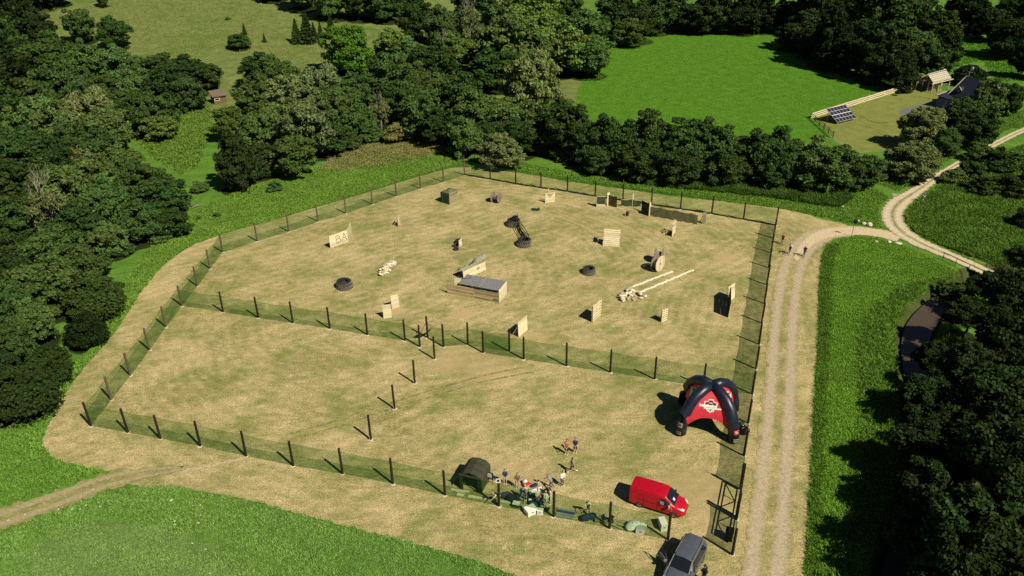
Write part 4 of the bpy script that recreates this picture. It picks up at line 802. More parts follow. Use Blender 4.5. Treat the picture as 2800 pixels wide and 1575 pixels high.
# screens near the back fence
def screen(label, pa, pb, H, mat, base=0.0, ends=(True, True), endH=2.3, group='net screens at the back', top=True):
    A, L, rz = seg(pa, pb); t = thing('net_screen', label, 'screen', A, rz, group)
    m = MB(); nx = max(4, int(L/.35)); V = []
    for i in range(nx+1):
        for j in range(4): V.append((L*i/nx, .03*math.sin(i*1.7+j), max(.04, base)+(H-base)*j/3-(.07*math.sin(i*.9) if j == 3 else 0)))
    m.add(V, [(i*4+j, (i+1)*4+j, (i+1)*4+j+1, i*4+j+1) for i in range(nx) for j in range(3)]); m.build('net_panel', mat, t, True)
    if base: m = MB(); m.box((L/2, -.03, base/2+.02), (L, .03, base)); m.build('base_board', M_PINE, t)
    if top: stick(t, (0, .04, H), (L, .04, H), .06, M_PINE, 'rail')
    stick(t, (0, .04, .06), (L, .04, .06), .06, M_PINE, 'rail')
    for on, x in zip(ends, (.0, L)):
        if on: m = MB(); m.prism([(-.04, 0), (.04, 0), (.04, endH-.35), (0.0, endH), (-.04, endH-.35)], -.32, .32); m.build('end_board', M_PINE, t, fix=True)
    for k in range(1, max(1, int(L/1.6))): stick(t, (k*1.6, .06, 0), (k*1.6, .06, H), .06, M_DARKW, 'upright')
    return t
screen('green net screen with a pale board along its foot, leftmost of the back row', t3(240,425), t3(432,432), 1.75, M_CAMOD, .42, (True, True), 2.0)
screen('brown net screen in the back row, between two pale pointed boards', t3(487,398), t3(672,458), 1.85, M_CAMOB, 0, (False, True), 2.2)
screen('low green net screen with a tall pale pointed board in the back row', t3(760,420), t3(1180,440), 1.15, M_CAMOD, 0, (False, False))
A, L, rz = seg(t3(1010,425), t3(1032,405)); t = thing('pointed_board', 'single tall pale pointed board standing in the low net screen', 'board', A, rz); m = MB(); m.prism([(-.25, 0), (.25, 0), (.25, 1.9), (0, 2.4), (-.25, 1.9)], -.03, .03); m.build('plank', M_PINE, t, fix=True); stick(t, (0, .05, 1.4), (0, .7, .03), .06, M_PINE, 'prop')
screen('dark short net screen joining the low one to the long one', t3(1195,522), t3(1362,612), 1.9, camo('black_net', ((.018, .018, .014), (.04, .036, .026), (.01, .01, .008)), .93), 0, (False, False))
screen('long camouflage net screen with a pale pointed end board, right end of the back row', t3(1372,625), t3(2385,812), 1.6, M_CAMO, 0, (False, True), 2.3)
# pointed frame seen on edge
p5 = S(1750,520,5.57); A, L, rz = seg(p5(485,712), p5(537,640)); t = thing('pointed_barrier', 'tall pointed pale panel with a crossed window, seen nearly edge on', 'barrier', A, rz)
planks(t, L, 1.15, 4, M_PINE)
for a, b in (((.03, 1.1), (.03, 2.0)), ((L-.03, 1.1), (L-.03, 2.0)), ((.03, 2.0), (L/2, 2.5)), ((L-.03, 2.0), (L/2, 2.5)), ((.03, 1.2), (L-.03, 2.0)), ((L-.03, 1.2), (.03, 2.0)), ((.03, 2.0), (L-.03, 2.0))): stick(t, (a[0], 0, a[1]), (b[0], 0, b[1]), .08, M_PINE, 'frame_bar', .03)
stick(t, (L/2, .04, 1.2), (L/2, .9, .03), .06, M_PINE, 'prop')
# leaning plank hide
A, L, rz = seg(d6(1195,1106), d6(1468,1128)); t = thing('plank_hide', 'slatted plank hide with a slanting pale front in the middle right', 'hide', A, rz); tl = .42
planks(t, L, 2.55, 9, M_PINE, tilt=tl, gap=.05, z0=.05); sd = thing('side_wall', None, None); sd.parent = t; sd.location = (.05, .25, 0); sd.rotation_euler = (0, 0, R(90)); planks(sd, 1.7, 2.1, 6, M_TAN, gap=.02, skip=(3,))
for x in (.1, L-.1): stick(t, (x, .06, .05), (x, .06+2.55*math.sin(tl), 2.5*math.cos(tl)), .07, M_TAN, 'upright'); stick(t, (x, 2.55*math.sin(tl), 2.2), (x, 1.6, .03), .07, M_TAN, 'leg')
# pallets on end
def pallet(label, pa, pb, H, n_):
    A, L, rz = seg(pa, pb); t = thing('standing_pallet', label, 'pallet', A, rz, 'pallets on end'); st = H/n_
    for i in range(n_):
        for y in (0, .16): m = MB(); m.box((L/2, y, st*(i+.5)), (L, .025, st*.62)); m.build('slat', M_PINE, t)
    for x in (.06, L/2, L-.06): m = MB(); m.box((x, .08, H/2), (.1, .13, H-.04)); m.build('bearer', M_TAN, t)
    stick(t, (L/2, .18, H*.7), (L/2, 1.0, .03), .07, M_TAN, 'prop'); return t
pallet('taller one of the two pallets standing on end, six pale slats', c4(362,1095), c4(480,992), 2.35, 6)
pallet('shorter pallet standing on end, right of the taller one', c4(1332,1095), c4(1412,1062), 1.8, 6)
# double wall; the shaded wing gets its shade as dark board colour
w9 = S(1800,760,9.908); N_, M_, E_ = at(*w9(1885,1085)), at(*w9(1892,660)), at(*w9(2068,535)); v = M_-N_; t = thing('corner_wall', 'angled board wall by the right fence, one wing painted dark as shade, one pale', 'barrier', N_, math.atan2(v.y, v.x)); L = v.length
planks(t, L, 2.3, 8, M_DARKW, tilt=-.05, gap=.03)
for x in (.1, L*.5, L-.1): stick(t, (x, .05, .02), (x, -.05, 2.2), .07, M_DARKW, 'upright')
v2 = E_-M_; wg = thing('pale_wing', None, None); wg.parent = t; wg.location = (L, 0, 0); wg.rotation_euler = (0, 0, math.atan2(v2.y, v2.x)-math.atan2(v.y, v.x)); planks(wg, v2.length, 2.1, 6, M_PINE, tilt=.12, gap=.015); stick(wg, (v2.length-.1, .1, 1.6), (v2.length-.1, 1.2, .03), .07, M_TAN, 'prop')
# tyres
M_LUG = pm('dust_worn_lugs', (0.17, 0.155, 0.125), .9, .3, 6, .3)
def tyre_mesh(r, w_, lugs=0, mat=None):
    m = MB(); h = w_/2; ri = r*.56
    m.lathe([(ri, -h*.55), (ri+.02, -h*.8), (r*.78, -h), (r*.94, -h*.93), (r, -h*.6), (r, h*.6), (r*.94, h*.93), (r*.78, h), (ri+.02, h*.8), (ri, h*.55), (ri+.06, h*.4), (ri+.06, -h*.4), (ri, -h*.55)], 28)
    for i in range(lugs):
        for s in (-1, 1):
            a = 2*math.pi*(i+(.5 if s > 0 else 0))/lugs; da = .22; c = [Vector((math.cos(a+o)*rr, math.sin(a+o)*rr, z)) for rr in (r-.01, r+.075) for o, z in ((0, 0.0), (.10, 0.0), (.10+da, s*h*.97), (da, s*h*.97))]
            m.add(c, [(0, 1, 2, 3), (7, 6, 5, 4), (0, 4, 5, 1), (1, 5, 6, 2), (2, 6, 7, 3), (3, 7, 4, 0)], 1)
    return m.mesh('tyre_mesh', [mat or M_RUB, M_LUG])
T_BIG = tyre_mesh(1.06, .54, 18, M_RUBG); T_BIG2 = tyre_mesh(.96, .5, 18, M_RUB); T_MED = tyre_mesh(.80, .42, 26, M_RUB); T_MEDG = tyre_mesh(.88, .44, 18, M_RUBG); T_CAR = tyre_mesh(.42, .25, 0, M_RUB); T_SM = tyre_mesh(.56, .28, 0, M_RUB)
def tyre(label, P, me, z, rot=(0, 0, 0), group='tyres used as cover'):
    o = link('tyre', me, None, (P.x, P.y, z)); o.rotation_euler = rot; return tag(o, label, 'tyre', group)
P = at(943.7, 786); tyre('lower tractor tyre of the stack at the left of the field', P, T_BIG, .27); tyre('upper tractor tyre of the stack at the left of the field', P+Vector((-.08, .1, 0)), T_BIG2, .76, (.05, .03, 1))
P = at(1610, 747); tyre('lower lugged tyre of the two-tyre stack in the right middle', P, T_MEDG, .22); tyre('smooth upper tyre of the two-tyre stack in the right middle', P+Vector((.02, .05, 0)), T_MED, .61, (.03, -.03, 1))
P = at(*q8(440,1285)); tyre('bottom tyre of the stack at the near end of the sloping net', P, T_BIG, .27); tyre('top tyre of the stack at the near end of the sloping net', P+Vector((.15, .12, 0)), T_BIG2, .76, (-.04, .05, 0))
P = at(*q8(190,820)); tyre('widest bottom tyre of the tapering stack at the far end of the sloping net', P, T_BIG, .27); tyre('second tyre from the ground in the tapering stack', P+Vector((.12, .05, 0)), T_BIG2, .75); tyre('third tyre from the ground in the tapering stack', P+Vector((.3, .1, 0)), T_SM, 1.13, (.0, .1, 0)); tyre('small topmost tyre of the tapering stack', P+Vector((.42, .12, 0)), T_CAR, 1.38, (0, .08, 0))
P = at(*e(632,1115)); tyre('lower of two small tyres behind the painted plate', P, T_SM, .14); tyre('upper of two small tyres behind the painted plate', P+Vector((.03, .02, 0)), T_SM, .41)
P = at(*e(590,1180)); tyre('small tyre leaning upright in front of the painted plate stack', P, T_CAR, .36, (R(70), 0, .3)); P = at(*e(585,1228)); tyre('small tyre lying flat in front of the leaning one', P, T_CAR, .12)
P = at(1715, 590); tyre('small dark tyre standing alone below the back screens', P, T_CAR, .36, (R(80), 0, R(60)))
A, L, rz = seg(e(635,1190), e(688,1150)); t = thing('painted_plate', 'small pale plate with a green outline leaning on the small tyres', 'sign', A, rz); m = MB(); m.box((L/2, 0, .6), (L, .03, 1.1)); m.build('plate', M_PINE, t)
for a, b in (((.12, .25), (.12, .95)), ((L-.12, .25), (L-.12, .95)), ((.12, .25), (L-.12, .25)), ((.12, .95), (L-.12, .95))): m = MB(); m.bar((a[0], -.02, a[1]), (b[0], -.02, b[1]), .012, .05); m.build('painted_line', pm('green_paint', (.06, .12, .03), .7), t)
# sloping net between two tyre stacks
A = at(*q8(300,860)); B = at(*q8(560,1290)); v = B-A; rz = math.atan2(v.y, v.x); L = v.length; t = thing('sloping_net', 'dark green net stretched between two tyre stacks', 'net', A, rz)
for z0, z1_, mt in ((.04, .75, M_CAMOD), (.95, 1.2, M_CAMOD), (1.55, 1.75, M_CAMOD)):
    m = MB(); V = [(L*i/12, .05*math.sin(i), (z0 if j == 0 else z1_)+.06*math.sin(i*2.1+z0)) for i in range(13) for j in range(2)]; m.add(V, [(2*i, 2*i+2, 2*i+3, 2*i+1) for i in range(12)]); m.build('net_band', mt, t)
stick(t, (0, 0, 0), (0, 0, 2.3), .07, M_DARKW, 'stake'); stick(t, (L, 0, 0), (L, 0, 1.9), .07, M_DARKW, 'stake'); m = MB(); m.tube((0, 0, 1.75), (L, 0, 1.7), .03); m.build('cord', M_ROLL, t)
# sandbags
def bag_mesh(seed, mat):
    r = random.Random(seed); m = MB(); m.ball((0, 0, .1), 1, 10, 6, 0, .30, .19, .11); m.v = [(x*(1+r.uniform(-.08, .08))+(.04 if x > .2 else -.04 if x < -.2 else 0), y*(1+r.uniform(-.1, .1)), max(0, z+r.uniform(-.015, .015))) for x, y, z in m.v]; return m.mesh('sandbag_mesh', mat, True)
BAGS = [bag_mesh(i, M_BAG) for i in range(3)]; BAGD = [bag_mesh(9+i, M_BAGD) for i in range(2)]
def bag_row(label, pa, pb, name='sandbag_row'):
    A, L, rz = seg(pa, pb); t = thing(name, label, 'sandbags', A, rz, 'sandbag rows')
    for k in range(int(L/.5)+1): o = link('sandbag', rnd.choice(BAGS), t, (k*.5+U(-.04, .04), U(-.05, .05), 0.02)); o.rotation_euler = (0, 0, U(-.2, .2)); o.scale = (1.05, U(.95, 1.3), U(.8, 1.1))
    return t
bag_row('upper of two parallel rows of white sandbags', c4(940,590), c4(1500,375)); bag_row('lower, longer row of white sandbags', c4(1030,675), c4(1778,362)); bag_row('short row of sandbags linking the lower row to the heap', c4(940,662), c4(1030,672))
def bag_heap(label, spots, seed):
    P0 = at(*spots[0][:2]); t = thing('sandbag_heap', label, 'sandbags', P0); r = random.Random(seed)
    for s in spots:
        P = at(s[0], s[1])-P0; n_ = s[2] if len(s) > 2 else 2
        for k in range(n_):
            o = link('sandbag', r.choice(BAGS+BAGD), t, (P.x+r.uniform(-.12, .12), P.y+r.uniform(-.12, .12), .02+.17*k)); o.rotation_euler = (r.uniform(-.15, .15), r.uniform(-.15, .15), r.uniform(0, 3.1)); o.scale = (1.1, 1.15, r.uniform(.9, 1.25))
    return t
bag_heap('heap of sandbags forming a nest at the left end of the white rows', [c4(*p)+(k,) for p, k in (((900,640),3),((860,655),3),((925,680),3),((880,700),2),((830,700),2),((900,735),2),((940,720),2),((770,720),3),((765,760),3),((780,795),3),((1020,700),2),((1050,725),2),((1085,740),2),((1040,755),1),((860,760),1),((940,775),1),((800,740),2))], 5)
p2 = S(880,560,5.573)
bag_heap('mound of sandbags under pale cloth, left of the middle', [p2(*p)+(k,) for p, k in (((905,1080),2),((890,1050),2),((930,1060),3),((920,1020),3),((960,1030),4),((950,990),4),((990,1000),4),((985,960),4),((1020,965),4),((1015,930),3),((1050,940),3),((1060,905),2),((1090,925),2),((1105,900),2),((1075,890),2),((1000,1040),1),((1040,1000),1))], 6)
P = at(*p2(1085,905)); t = thing('pebble_netting', 'grey and white mottled net bundled on the end of the sandbag mound', 'net', P, .4); m = MB(); m.ball((0, 0, .3), .5, 10, 6, 0, 1.1, .7, .5); m.v = [(x+U(-.06, .06), y+U(-.06, .06), max(.02, z+U(-.06, .06))) for x, y, z in m.v]; m.build('bundle', camo('snow_net', ((.35, .34, .32), (.6, .58, .5), (.1, .1, .1)), 1.0), t)

# ------------------------------------------------------------------ the bunker
A, L, rz = seg(b9(130,1082), b9(1495,1335)); B = at(*b9(1676,1115)); v = B-at(*b9(1495,1335)); D = v.length; T = thing('plank_bunker', 'long low plank bunker with a flat grey pebbled roof', 'bunker', A, rz); H = 1.75; D *= 1.12
fw = thing('front_wall', None, None); fw.parent = T
for half, (x0, x1) in enumerate(((0, L*.53), (L*.47, L))):
    for i in range(6):
        m = MB(); m.box((0, 0, 0), (x1-x0+U(-.08, .02), .03, .215)); o = m.build('plank', rnd.choice((M_TAN, M_TAN, M_OLD)), fw); o.location = ((x0+x1)/2, -.02+half*.035+U(-.015, .015), .15+i*.245); o.rotation_euler = (U(-.08, .03), U(-.012, .012), 0)
for x in (.05, L*.25, L*.5, L*.75, L-.05): stick(T, (x, .04, 0), (x, .04, H), .08, M_OLD, 'post')
red = MB(); red.box((L*.94, -.045, .42), (.7, .03, .08)); red.build('red_board_end', pm('faded_red_paint', (.30, .02, .02), .7), T)
er = thing('end_wall', None, None); er.parent = T; er.location = (L, -.02, 0); er.rotation_euler = (0, 0, math.atan2(v.y, v.x)-rz); planks(er, D, H+.1, 6, M_PINE, gap=.012)
bk = thing('back_wall', None, None); bk.parent = T; bk.location = (L*.3, D, 0); planks(bk, L*.7, H, 6, M_TAN, gap=.02)
rf = MB(); rf.box((L*.61, D/2, H+.05), (L*.76, D+.12, .06)); M_FELT = pm('grey_mottled_felt', (.20, .20, .205), .95, .75, 11, .8); rf.build('roof', M_FELT, T)
stick(T, (L*.62, -.06, H+.1), (L*.62, D+.05, H+.1), .05, M_OLD, 'roof_batten')
m = MB(); m.chain([(L*(.23+.76*k/14), -.09, H+.03+U(-.03, .03)) for k in range(15)], [U(.03, .06) for k in range(15)], 5); m.build('drooping_net_edge', M_CAMOD, T)
ds = thing('doorway_screen', None, None); ds.parent = T; ds.location = (L*.10, .75, 0); ds.rotation_euler = (0, 0, R(25)); planks(ds, .95, 1.95, 7, M_PINE, gap=.015, tilt=.05); 
stick(ds, (1.0, .03, 0), (1.0, .03, 2.1), .07, M_TAN, 'post'); s2 = thing('slatted_screen', None, None); s2.parent = T; s2.location = (L*.23, 1.2, 0); s2.rotation_euler = (0, 0, R(38)); planks(s2, 1.2, 1.9, 8, M_DARKW, gap=.06, name='slat')
for k in range(3): m = MB(); m.box((L*.30+.05, D*.5+k*.02, 1.62+k*.05), (.7, D*.8, .03)); o = m.build('loose_plank', M_TAN, T)
# net-draped plank wall behind the bunker
A, L, rz = seg(b9(560,740), b9(1145,470)); T2 = thing('draped_wall', 'pale plank wall draped with grey camouflage net behind the bunker', 'barrier', A, rz)
planks(T2, L, 1.25, 5, M_PINE, tilt=.1, gap=.015)
m = MB(); nx = 16; ny = 7; V = []
for i in range(nx+1):
    s = i/nx
    for j in range(ny):
        q = j/(ny-1); pk = 1.3+.45*math.exp(-((s-.15)/.25)**2)+1.0*math.exp(-((s-.74)/.17)**2)+1.15*math.exp(-((s-1.02)/.13)**2)+.12*math.sin(s*31)
        zt = pk*(1-abs(q-.3)*.85)+U(-.09, .09); V.append((s*(L+.25), .10+q*1.7, max(.05, zt)))
m.add(V, [(i*ny+j, (i+1)*ny+j, (i+1)*ny+j+1, i*ny+j+1) for i in range(nx) for j in range(ny-1)]); m.build('net_drape', M_CAMOG, T2, True)
for x, h in ((L*.18, 1.6), (L*.72, 2.2), (L*1.02, 2.1)): stick(T2, (x, .6, 0), (x, .6, h), .06, M_OLD, 'pole')
pc = MB(); pc.lathe([(.16, 0), (.20, 0), (.20, .012), (.16, .012)], 20, 'y', (L*.66, -.035, .85)); pc.build('painted_ring', M_MARK, T2)
# things outside the fence
P = at(1269, 424); t = thing('round_bale', 'round straw-grey bale lying behind the far corner of the fence', 'bale', P, R(2)); m = MB(); m.lathe([(.001, -.62), (.6, -.62), (.68, -.58), (.7, -.4), (.7, .4), (.68, .58), (.6, .62), (.001, .62)], 28, 'x', (0, 0, .68)); m.build('straw', pm('baled_straw', (.52, .43, .29), .95, .3, 4, .6, stretch=(6, 1, 1)), t, True)
for k in range(5): m = MB(); m.lathe([(.705, -.01), (.708, 0), (.705, .01)], 28, 'x', (-.48+k*.24, 0, .68)); m.build('twine', pm('twine', (.2, .17, .1), .9), t)
M_STONE = pm('pale_stone', (.62, .56, .43), .95, .2, 4, .5)
def stone(label, px, r, flat_=.6, group='stones', name='stone', mat=None):
    P = at(*px); m = MB(); m.ball((0, 0, r*flat_*.6), r, 9, 6, 0, 1, U(.7, 1), flat_); m.v = [(x*(1+U(-.12, .12)), y*(1+U(-.12, .12)), max(-.03, z*(1+U(-.15, .15)))) for x, y, z in m.v]; o = m.build(name, mat or M_STONE); o.location = P; o.rotation_euler = (0, 0, U(0, 6)); return tag(o, label, 'stone', group)
j6 = S(2100,560,6.44)
stone('largest pale boulder beside the limestone road', j6(1785,370), .5, .7, 'boulders by the road', 'boulder'); stone('middle pale boulder left of the largest one by the road', j6(1690,345), .38, .6, 'boulders by the road', 'boulder'); stone('smallest boulder left of the other two by the road', j6(1590,292), .25, .6, 'boulders by the road', 'boulder')
stone('pale rock among the dark reeds by the road', j6(1310,38), .35, .4, 'boulders by the road', 'boulder')
stone('pale rock at the road junction, left of the grey slab', j6(2130,670), .36, .7, 'boulders by the road', 'boulder'); stone('flat grey slab at the road junction', j6(2290,690), .55, .35, 'boulders by the road', 'boulder'); stone('small rock on the grass below the junction', j6(1905,658), .25, .6, 'boulders by the road', 'boulder')
k8 = S(0,1050,2.76)
for x, y in ((703,795),(815,720),(495,850),(330,900),(470,930),(440,948),(545,945),(603,945),(650,915),(757,927),(815,882),(190,985),(60,1030),(1453,918),(1512,992),(1427,1008),(1500,1048),(1320,1035),(1318,1062),(1335,1122),(1550,1248),(1450,1205),(1585,1428),(1292,878),(1510,915),(930,1245)): stone('small pale stone scattered in the lower left grass', k8(x, y), U(.07, .15), .35, 'scattered stones')
# fallen branches at the foot of the left wood
for i, (a, b) in enumerate((((1375,140),(1470,95)), ((1400,100),(1450,88)), ((1450,125),(1545,98)))):
    A, L, rz = seg(S(0,525,2.76)(*a), S(0,525,2.76)(*b)); t = thing('fallen_branch', ('longest dry branch lying at the edge of the left wood', 'short dry branch above the others at the wood edge', 'dry branch nearest the green verge')[i], 'branch', A, rz, 'fallen branches'); m = MB(); m.chain([(0, 0, .15), (L*.4, .1, .25), (L, 0, .12)], [.09, .07, .03], 6); m.chain([(L*.4, .1, .25), (L*.6, .6, .3)], [.05, .02], 5); m.build('limb', M_DEAD, t)

# ================================================================== INFLATABLE TENT
M_NAVY = pm('navy_air_beam', (0.012, 0.015, 0.032), .38, .25, 3, .08, 0, .5); M_RED = pm('red_canopy_cloth', (0.62, 0.035, 0.055), .55, .12, 2, .08, 0, .4); M_WHITE = pm('white_print', (.80, .77, .66), .7, .06, 5, 0); M_NPR = pm('navy_lettering', (.015, .018, .045), .7, .1, 5, 0); M_REDP = pm('red_print', (.70, .05, .07), .6, .1, 5, 0)
FLp, FRp = Vector((16.45, 61.35, 0)), Vector((21.35, 60.1, 0)); ux = (FRp-FLp); W_ = ux.length; ux.normalize(); uy = Vector((-ux.y, ux.x, 0))
CT = (FLp+FRp)/2+uy*W_/2; TT = thing('inflatable_tent', 'red and navy inflatable four-legged tent on the right of the field', 'tent', CT, math.atan2(ux.y, ux.x)); hw = W_/2; HA = 4.5; TR_ = .54
def arch(ix, iy, t):
    """centre line of a leg: t=0 apex, t=1 foot"""
    a = (1-t)*math.pi/2; r = math.cos(a)**.82; return Vector((ix*hw*r, iy*hw*r, HA*math.sin(a)**.9))
NS = 6
for ix, iy in ((-1, -1), (1, -1), (1, 1), (-1, 1)):
    m = MB(); pts = [arch(ix, iy, k/NS) for k in range(NS+1)]; pts[-1].z = .22; m.chain([Vector((0, 0, HA-.02))]+pts[1:], [TR_*.98]+[TR_]*(NS-1)+[TR_*1.06], 16); o = m.build('air_leg', M_NAVY, TT)
    for p in o.data.polygons: p.use_smooth = len(p.vertices) == 4
    for k in range(1, NS): q = MB(); a, b = pts[k-1], pts[k+1]; d = (b-a).normalized(); q.tube(pts[k]-d*.012, pts[k]+d*.012, TR_+.006, None, 16); q.build('seam', pm('beam_seam', (.02, .024, .045), .5), o)
def pan(c0, c1, s, t, off=.0):
    p = arch(*c0, t)*(1-s)+arch(*c1, t)*s; n_ = Vector(((c0[0]+c1[0])/2, (c0[1]+c1[1])/2, .55)).normalized(); return p+n_*(off-.10*math.sin(math.pi*s)*t)
def tmax(s): return .965-(.965-.70)*(1-abs(2*s-1)**2.4)
SIDES = (((-1, -1), (1, -1)), ((1, -1), (1, 1)), ((1, 1), (-1, 1)), ((-1, 1), (-1, -1)))
for si, (c0, c1) in enumerate(SIDES):
    m = MB(); ns, nt_ = 24, 14; V = [pan(c0, c1, i/ns, .06+(tmax(i/ns)-.06)*j/nt_) for i in range(ns+1) for j in range(nt_+1)]
    m.add(V, [(i*(nt_+1)+j, i*(nt_+1)+j+1, (i+1)*(nt_+1)+j+1, (i+1)*(nt_+1)+j) for i in range(ns) for j in range(nt_)]); P_ = m.build('canopy_panel', M_RED, TT, True)
    if si == 2: continue
    flip = 1
    def loc(x, y, off):                       # metres on the panel -> point; y up
        t = .475-y/5.6; wd = (arch(*c1, t)-arch(*c0, t)).length; return pan(c0, c1, .5+x/wd, t, off)
    def decal(name, polys, mat, off):
        m = MB()
        for poly in polys: m.add([loc(x, y, off) for x, y in poly], [tuple(range(len(poly)))])
        return m.build(name, mat, P_)
    shield = [(-.62, .42), (-.25, .46), (-.22, .72), (.28, .72), (.32, .46), (.68, .40), (.60, -.25), (.22, -.62), (.02, -.72), (-.22, -.60), (-.55, -.22)]
    def ringpoly(pts, k): 
        c = (0.02, .02); inn = [(c[0]+(x-c[0])*k, c[1]+(y-c[1])*k) for x, y in pts]; n_ = len(pts); return [(pts[i], pts[(i+1) % n_], inn[(i+1) % n_], inn[i]) for i in range(n_)]
    decal('shield_emblem', ringpoly(shield, .84), M_WHITE, .03)
    decal('car_emblem', [[(-.42, .20), (-.30, .30), (-.1, .38), (.18, .38), (.34, .27), (.48, .22), (.46, .06), (.2, .02), (-.25, 0.0), (-.44, .06)]], M_NPR, .034); decal('car_emblem', [[(-.08, .52), (.08, .58), (.16, .50), (.10, .42), (-.1, .42)]], M_NPR, .034)
    decal('car_window', [[(-.16, .24), (-.06, .33), (.14, .33), (.22, .24)], [(-.30, .12), (-.22, .16), (-.16, .11), (-.22, .05)], [(.16, .12), (.24, .16), (.30, .11), (.24, .05)]], M_WHITE, .038)
    decal('banner', [[(-1.05, .06), (-1.04, -.20), (.52, -.20), (.52, .06)], [(-.62, -.26), (-.60, -.38), (1.05, -.34), (1.04, -.16), (.40, -.22)]], M_WHITE, .034)
    gl = []
    for k in range(9):
        x = -.96+k*.158
        for bx, by, bw, bh in ((0, 0, .022, .15), (.075, 0, .022, .15), (.02, .13 if k % 2 else .06, .07, .022)): gl.append([(x+bx, -.15+by), (x+bx+bw, -.15+by), (x+bx+bw, -.15+by+bh), (x+bx, -.15+by+bh)])
    decal('lettering', gl, M_NPR, .038)
    four = [[(-.12, -.30), (-.05, -.30), (-.16, -.50), (-.24, -.50)], [(-.24, -.46), (-.24, -.51), (.02, -.51), (.02, -.46)], [(-.07, -.36), (-.01, -.36), (-.01, -.64), (-.07, -.64)]]
    decal('lettering', [[(x-.02, y) for x, y in q] for q in four]+[[(x+.36, y-.02) for x, y in q] for q in four]+[[(.08, -.40), (.13, -.38), (.26, -.60), (.20, -.62)], [(.22, -.38), (.27, -.40), (.14, -.62), (.08, -.60)]], M_WHITE, .04)
def leg_patch(par, ix, iy, t, a0, a1, b0, b1, mat, ang, name, off=.012):
    c = arch(ix, iy, t); T_ = (arch(ix, iy, t-.04)-arch(ix, iy, t+.04)).normalized(); N_ = Vector((math.cos(ang), math.sin(ang), .15)); N_ = (N_-T_*N_.dot(T_)).normalized(); B_ = T_.cross(N_)
    m = MB(); V = []; k = 5
    for i in range(k+1):
        a = (a0+(a1-a0)*i/k)/TR_
        for b in (b0, b1): V.append(c+T_*b+(N_*math.cos(a)+B_*math.sin(a))*(TR_*1.05+off))
    m.add(V, [(2*i, 2*i+2, 2*i+3, 2*i+1) for i in range(k)]); return m.build(name, mat, par)
legs = [o for o in TT.children if o.name.startswith('air_leg')]
for leg_o, ix, ang, big in ((legs[1], 1, R(-62), True), (legs[0], -1, R(-112), False)):
    leg_patch(leg_o, ix, -1, .83, -.26, .26, -.26, .26, M_REDP if big else pm('grey_icon', (.34, .30, .24), .7), ang, 'icon', .010)
    leg_patch(leg_o, ix, -1, .83, -.13, .13, -.12, .12, M_WHITE if big else M_NPR, ang, 'icon_centre', .016)
    if not big: leg_patch(leg_o, ix, -1, .83, -.06, .06, -.06, .06, pm('icon_red', (.5, .16, .10), .7), ang, 'icon_centre', .02)
    for row in range(2):
        for k in range(4): leg_patch(leg_o, ix, -1, .94, -.26+k*.135, -.26+k*.135+.095, .02-row*.22, .16-row*.22, M_WHITE if big else pm('dull_print', (.36, .33, .26), .7), ang, 'lettering', .012)
# black blower and bags behind the right leg
P = at(2033, 1183); t = thing('blower_bag', 'heap of black bags and a blower beside the inflatable tent', 'bag', P, .2); m = MB(); m.ball((0, 0, .35), .5, 12, 8, 0, 1.05, 1.3, .75); m.v = [(x+U(-.08, .08), y+U(-.08, .08), max(0, z+U(-.07, .07))) for x, y, z in m.v]; m.build('bag', pm('black_plastic', (.010, .010, .013), .35, .4, 6, .6, 0, .5), t); m = MB(); m.lathe([(.001, .2), (.2, .2), (.24, .1), (.24, -.1), (.2, -.2), (.001, -.2)], 14, 'x', (-.05, .5, .72)); m.build('fan_housing', pm('grey_plastic', (.05, .05, .06), .5), t)
m = MB(); m.box((-.05, .2, .76), (.12, .1, .06)); m.build('white_tag', M_WHITE, t)
P = at(2027, 1125); t = thing('garden_hose', 'thin pale cable looped on the turf behind the tent', 'cable', P); m = MB(); m.chain([(1.1*math.cos(a)-.3*math.sin(2*a), 1.5*math.sin(a)+.25*math.sin(3*a), .035) for a in [k*.28 for k in range(20)]], .022, 5); m.build('cable', pm('pale_cable', (.5, .43, .28), .7), t)

# ================================================================== VEHICLES
M_GLASS = pm('dark_tinted_glass', (.012, .014, .02), .08, .1, 2, 0, 0, .6); M_CHROME = pm('wheel_alloy', (.42, .40, .36), .4, .1, 4, 0, .6); M_TRIM = pm('black_trim', (.015, .015, .016), .6, .2); M_LAMP = pm('headlamp_glass', (.82, .80, .72), .15, .05, 4, 0, 0, .6); M_TAIL = pm('tail_lamp', (.35, .01, .01), .2)
def loft(stations, mat, par, name='body'):
    m = MB(); k = None
    for (x, wb, wm, wr, zb, zm, zr) in stations:
        half = [(wb*.55, zb), (wb, zb+.05), (wm, zb+.16), (wm, zm), (wm-.015, zm+.03), ((wm+wr)/2+.01, (zm+zr)/2+.02), (wr, zr-.11), (wr-.07, zr-.03), (wr-.2, zr), (wr*.35, zr+.025)]
        ring = [(x, -y, z) for y, z in half]+[(x, y, z) for y, z in reversed(half)]; k = len(ring); m.v.extend(ring)
    n_ = len(stations)
    for i in range(n_-1): m.f += [(i*k+j, (i+1)*k+j, (i+1)*k+(j+1) % k, i*k+(j+1) % k) for j in range(k)]
    m.f += [tuple(range(k)), tuple(range((n_-1)*k+k-1, (n_-1)*k-1, -1))]; m.mi = [0]*len(m.f)
    o = m.build(name, mat, par, fix=True)
    for p in o.data.polygons: p.use_smooth = True
    try: o.data.set_sharp_from_angle(angle=R(32))
    except Exception: pass
    return o
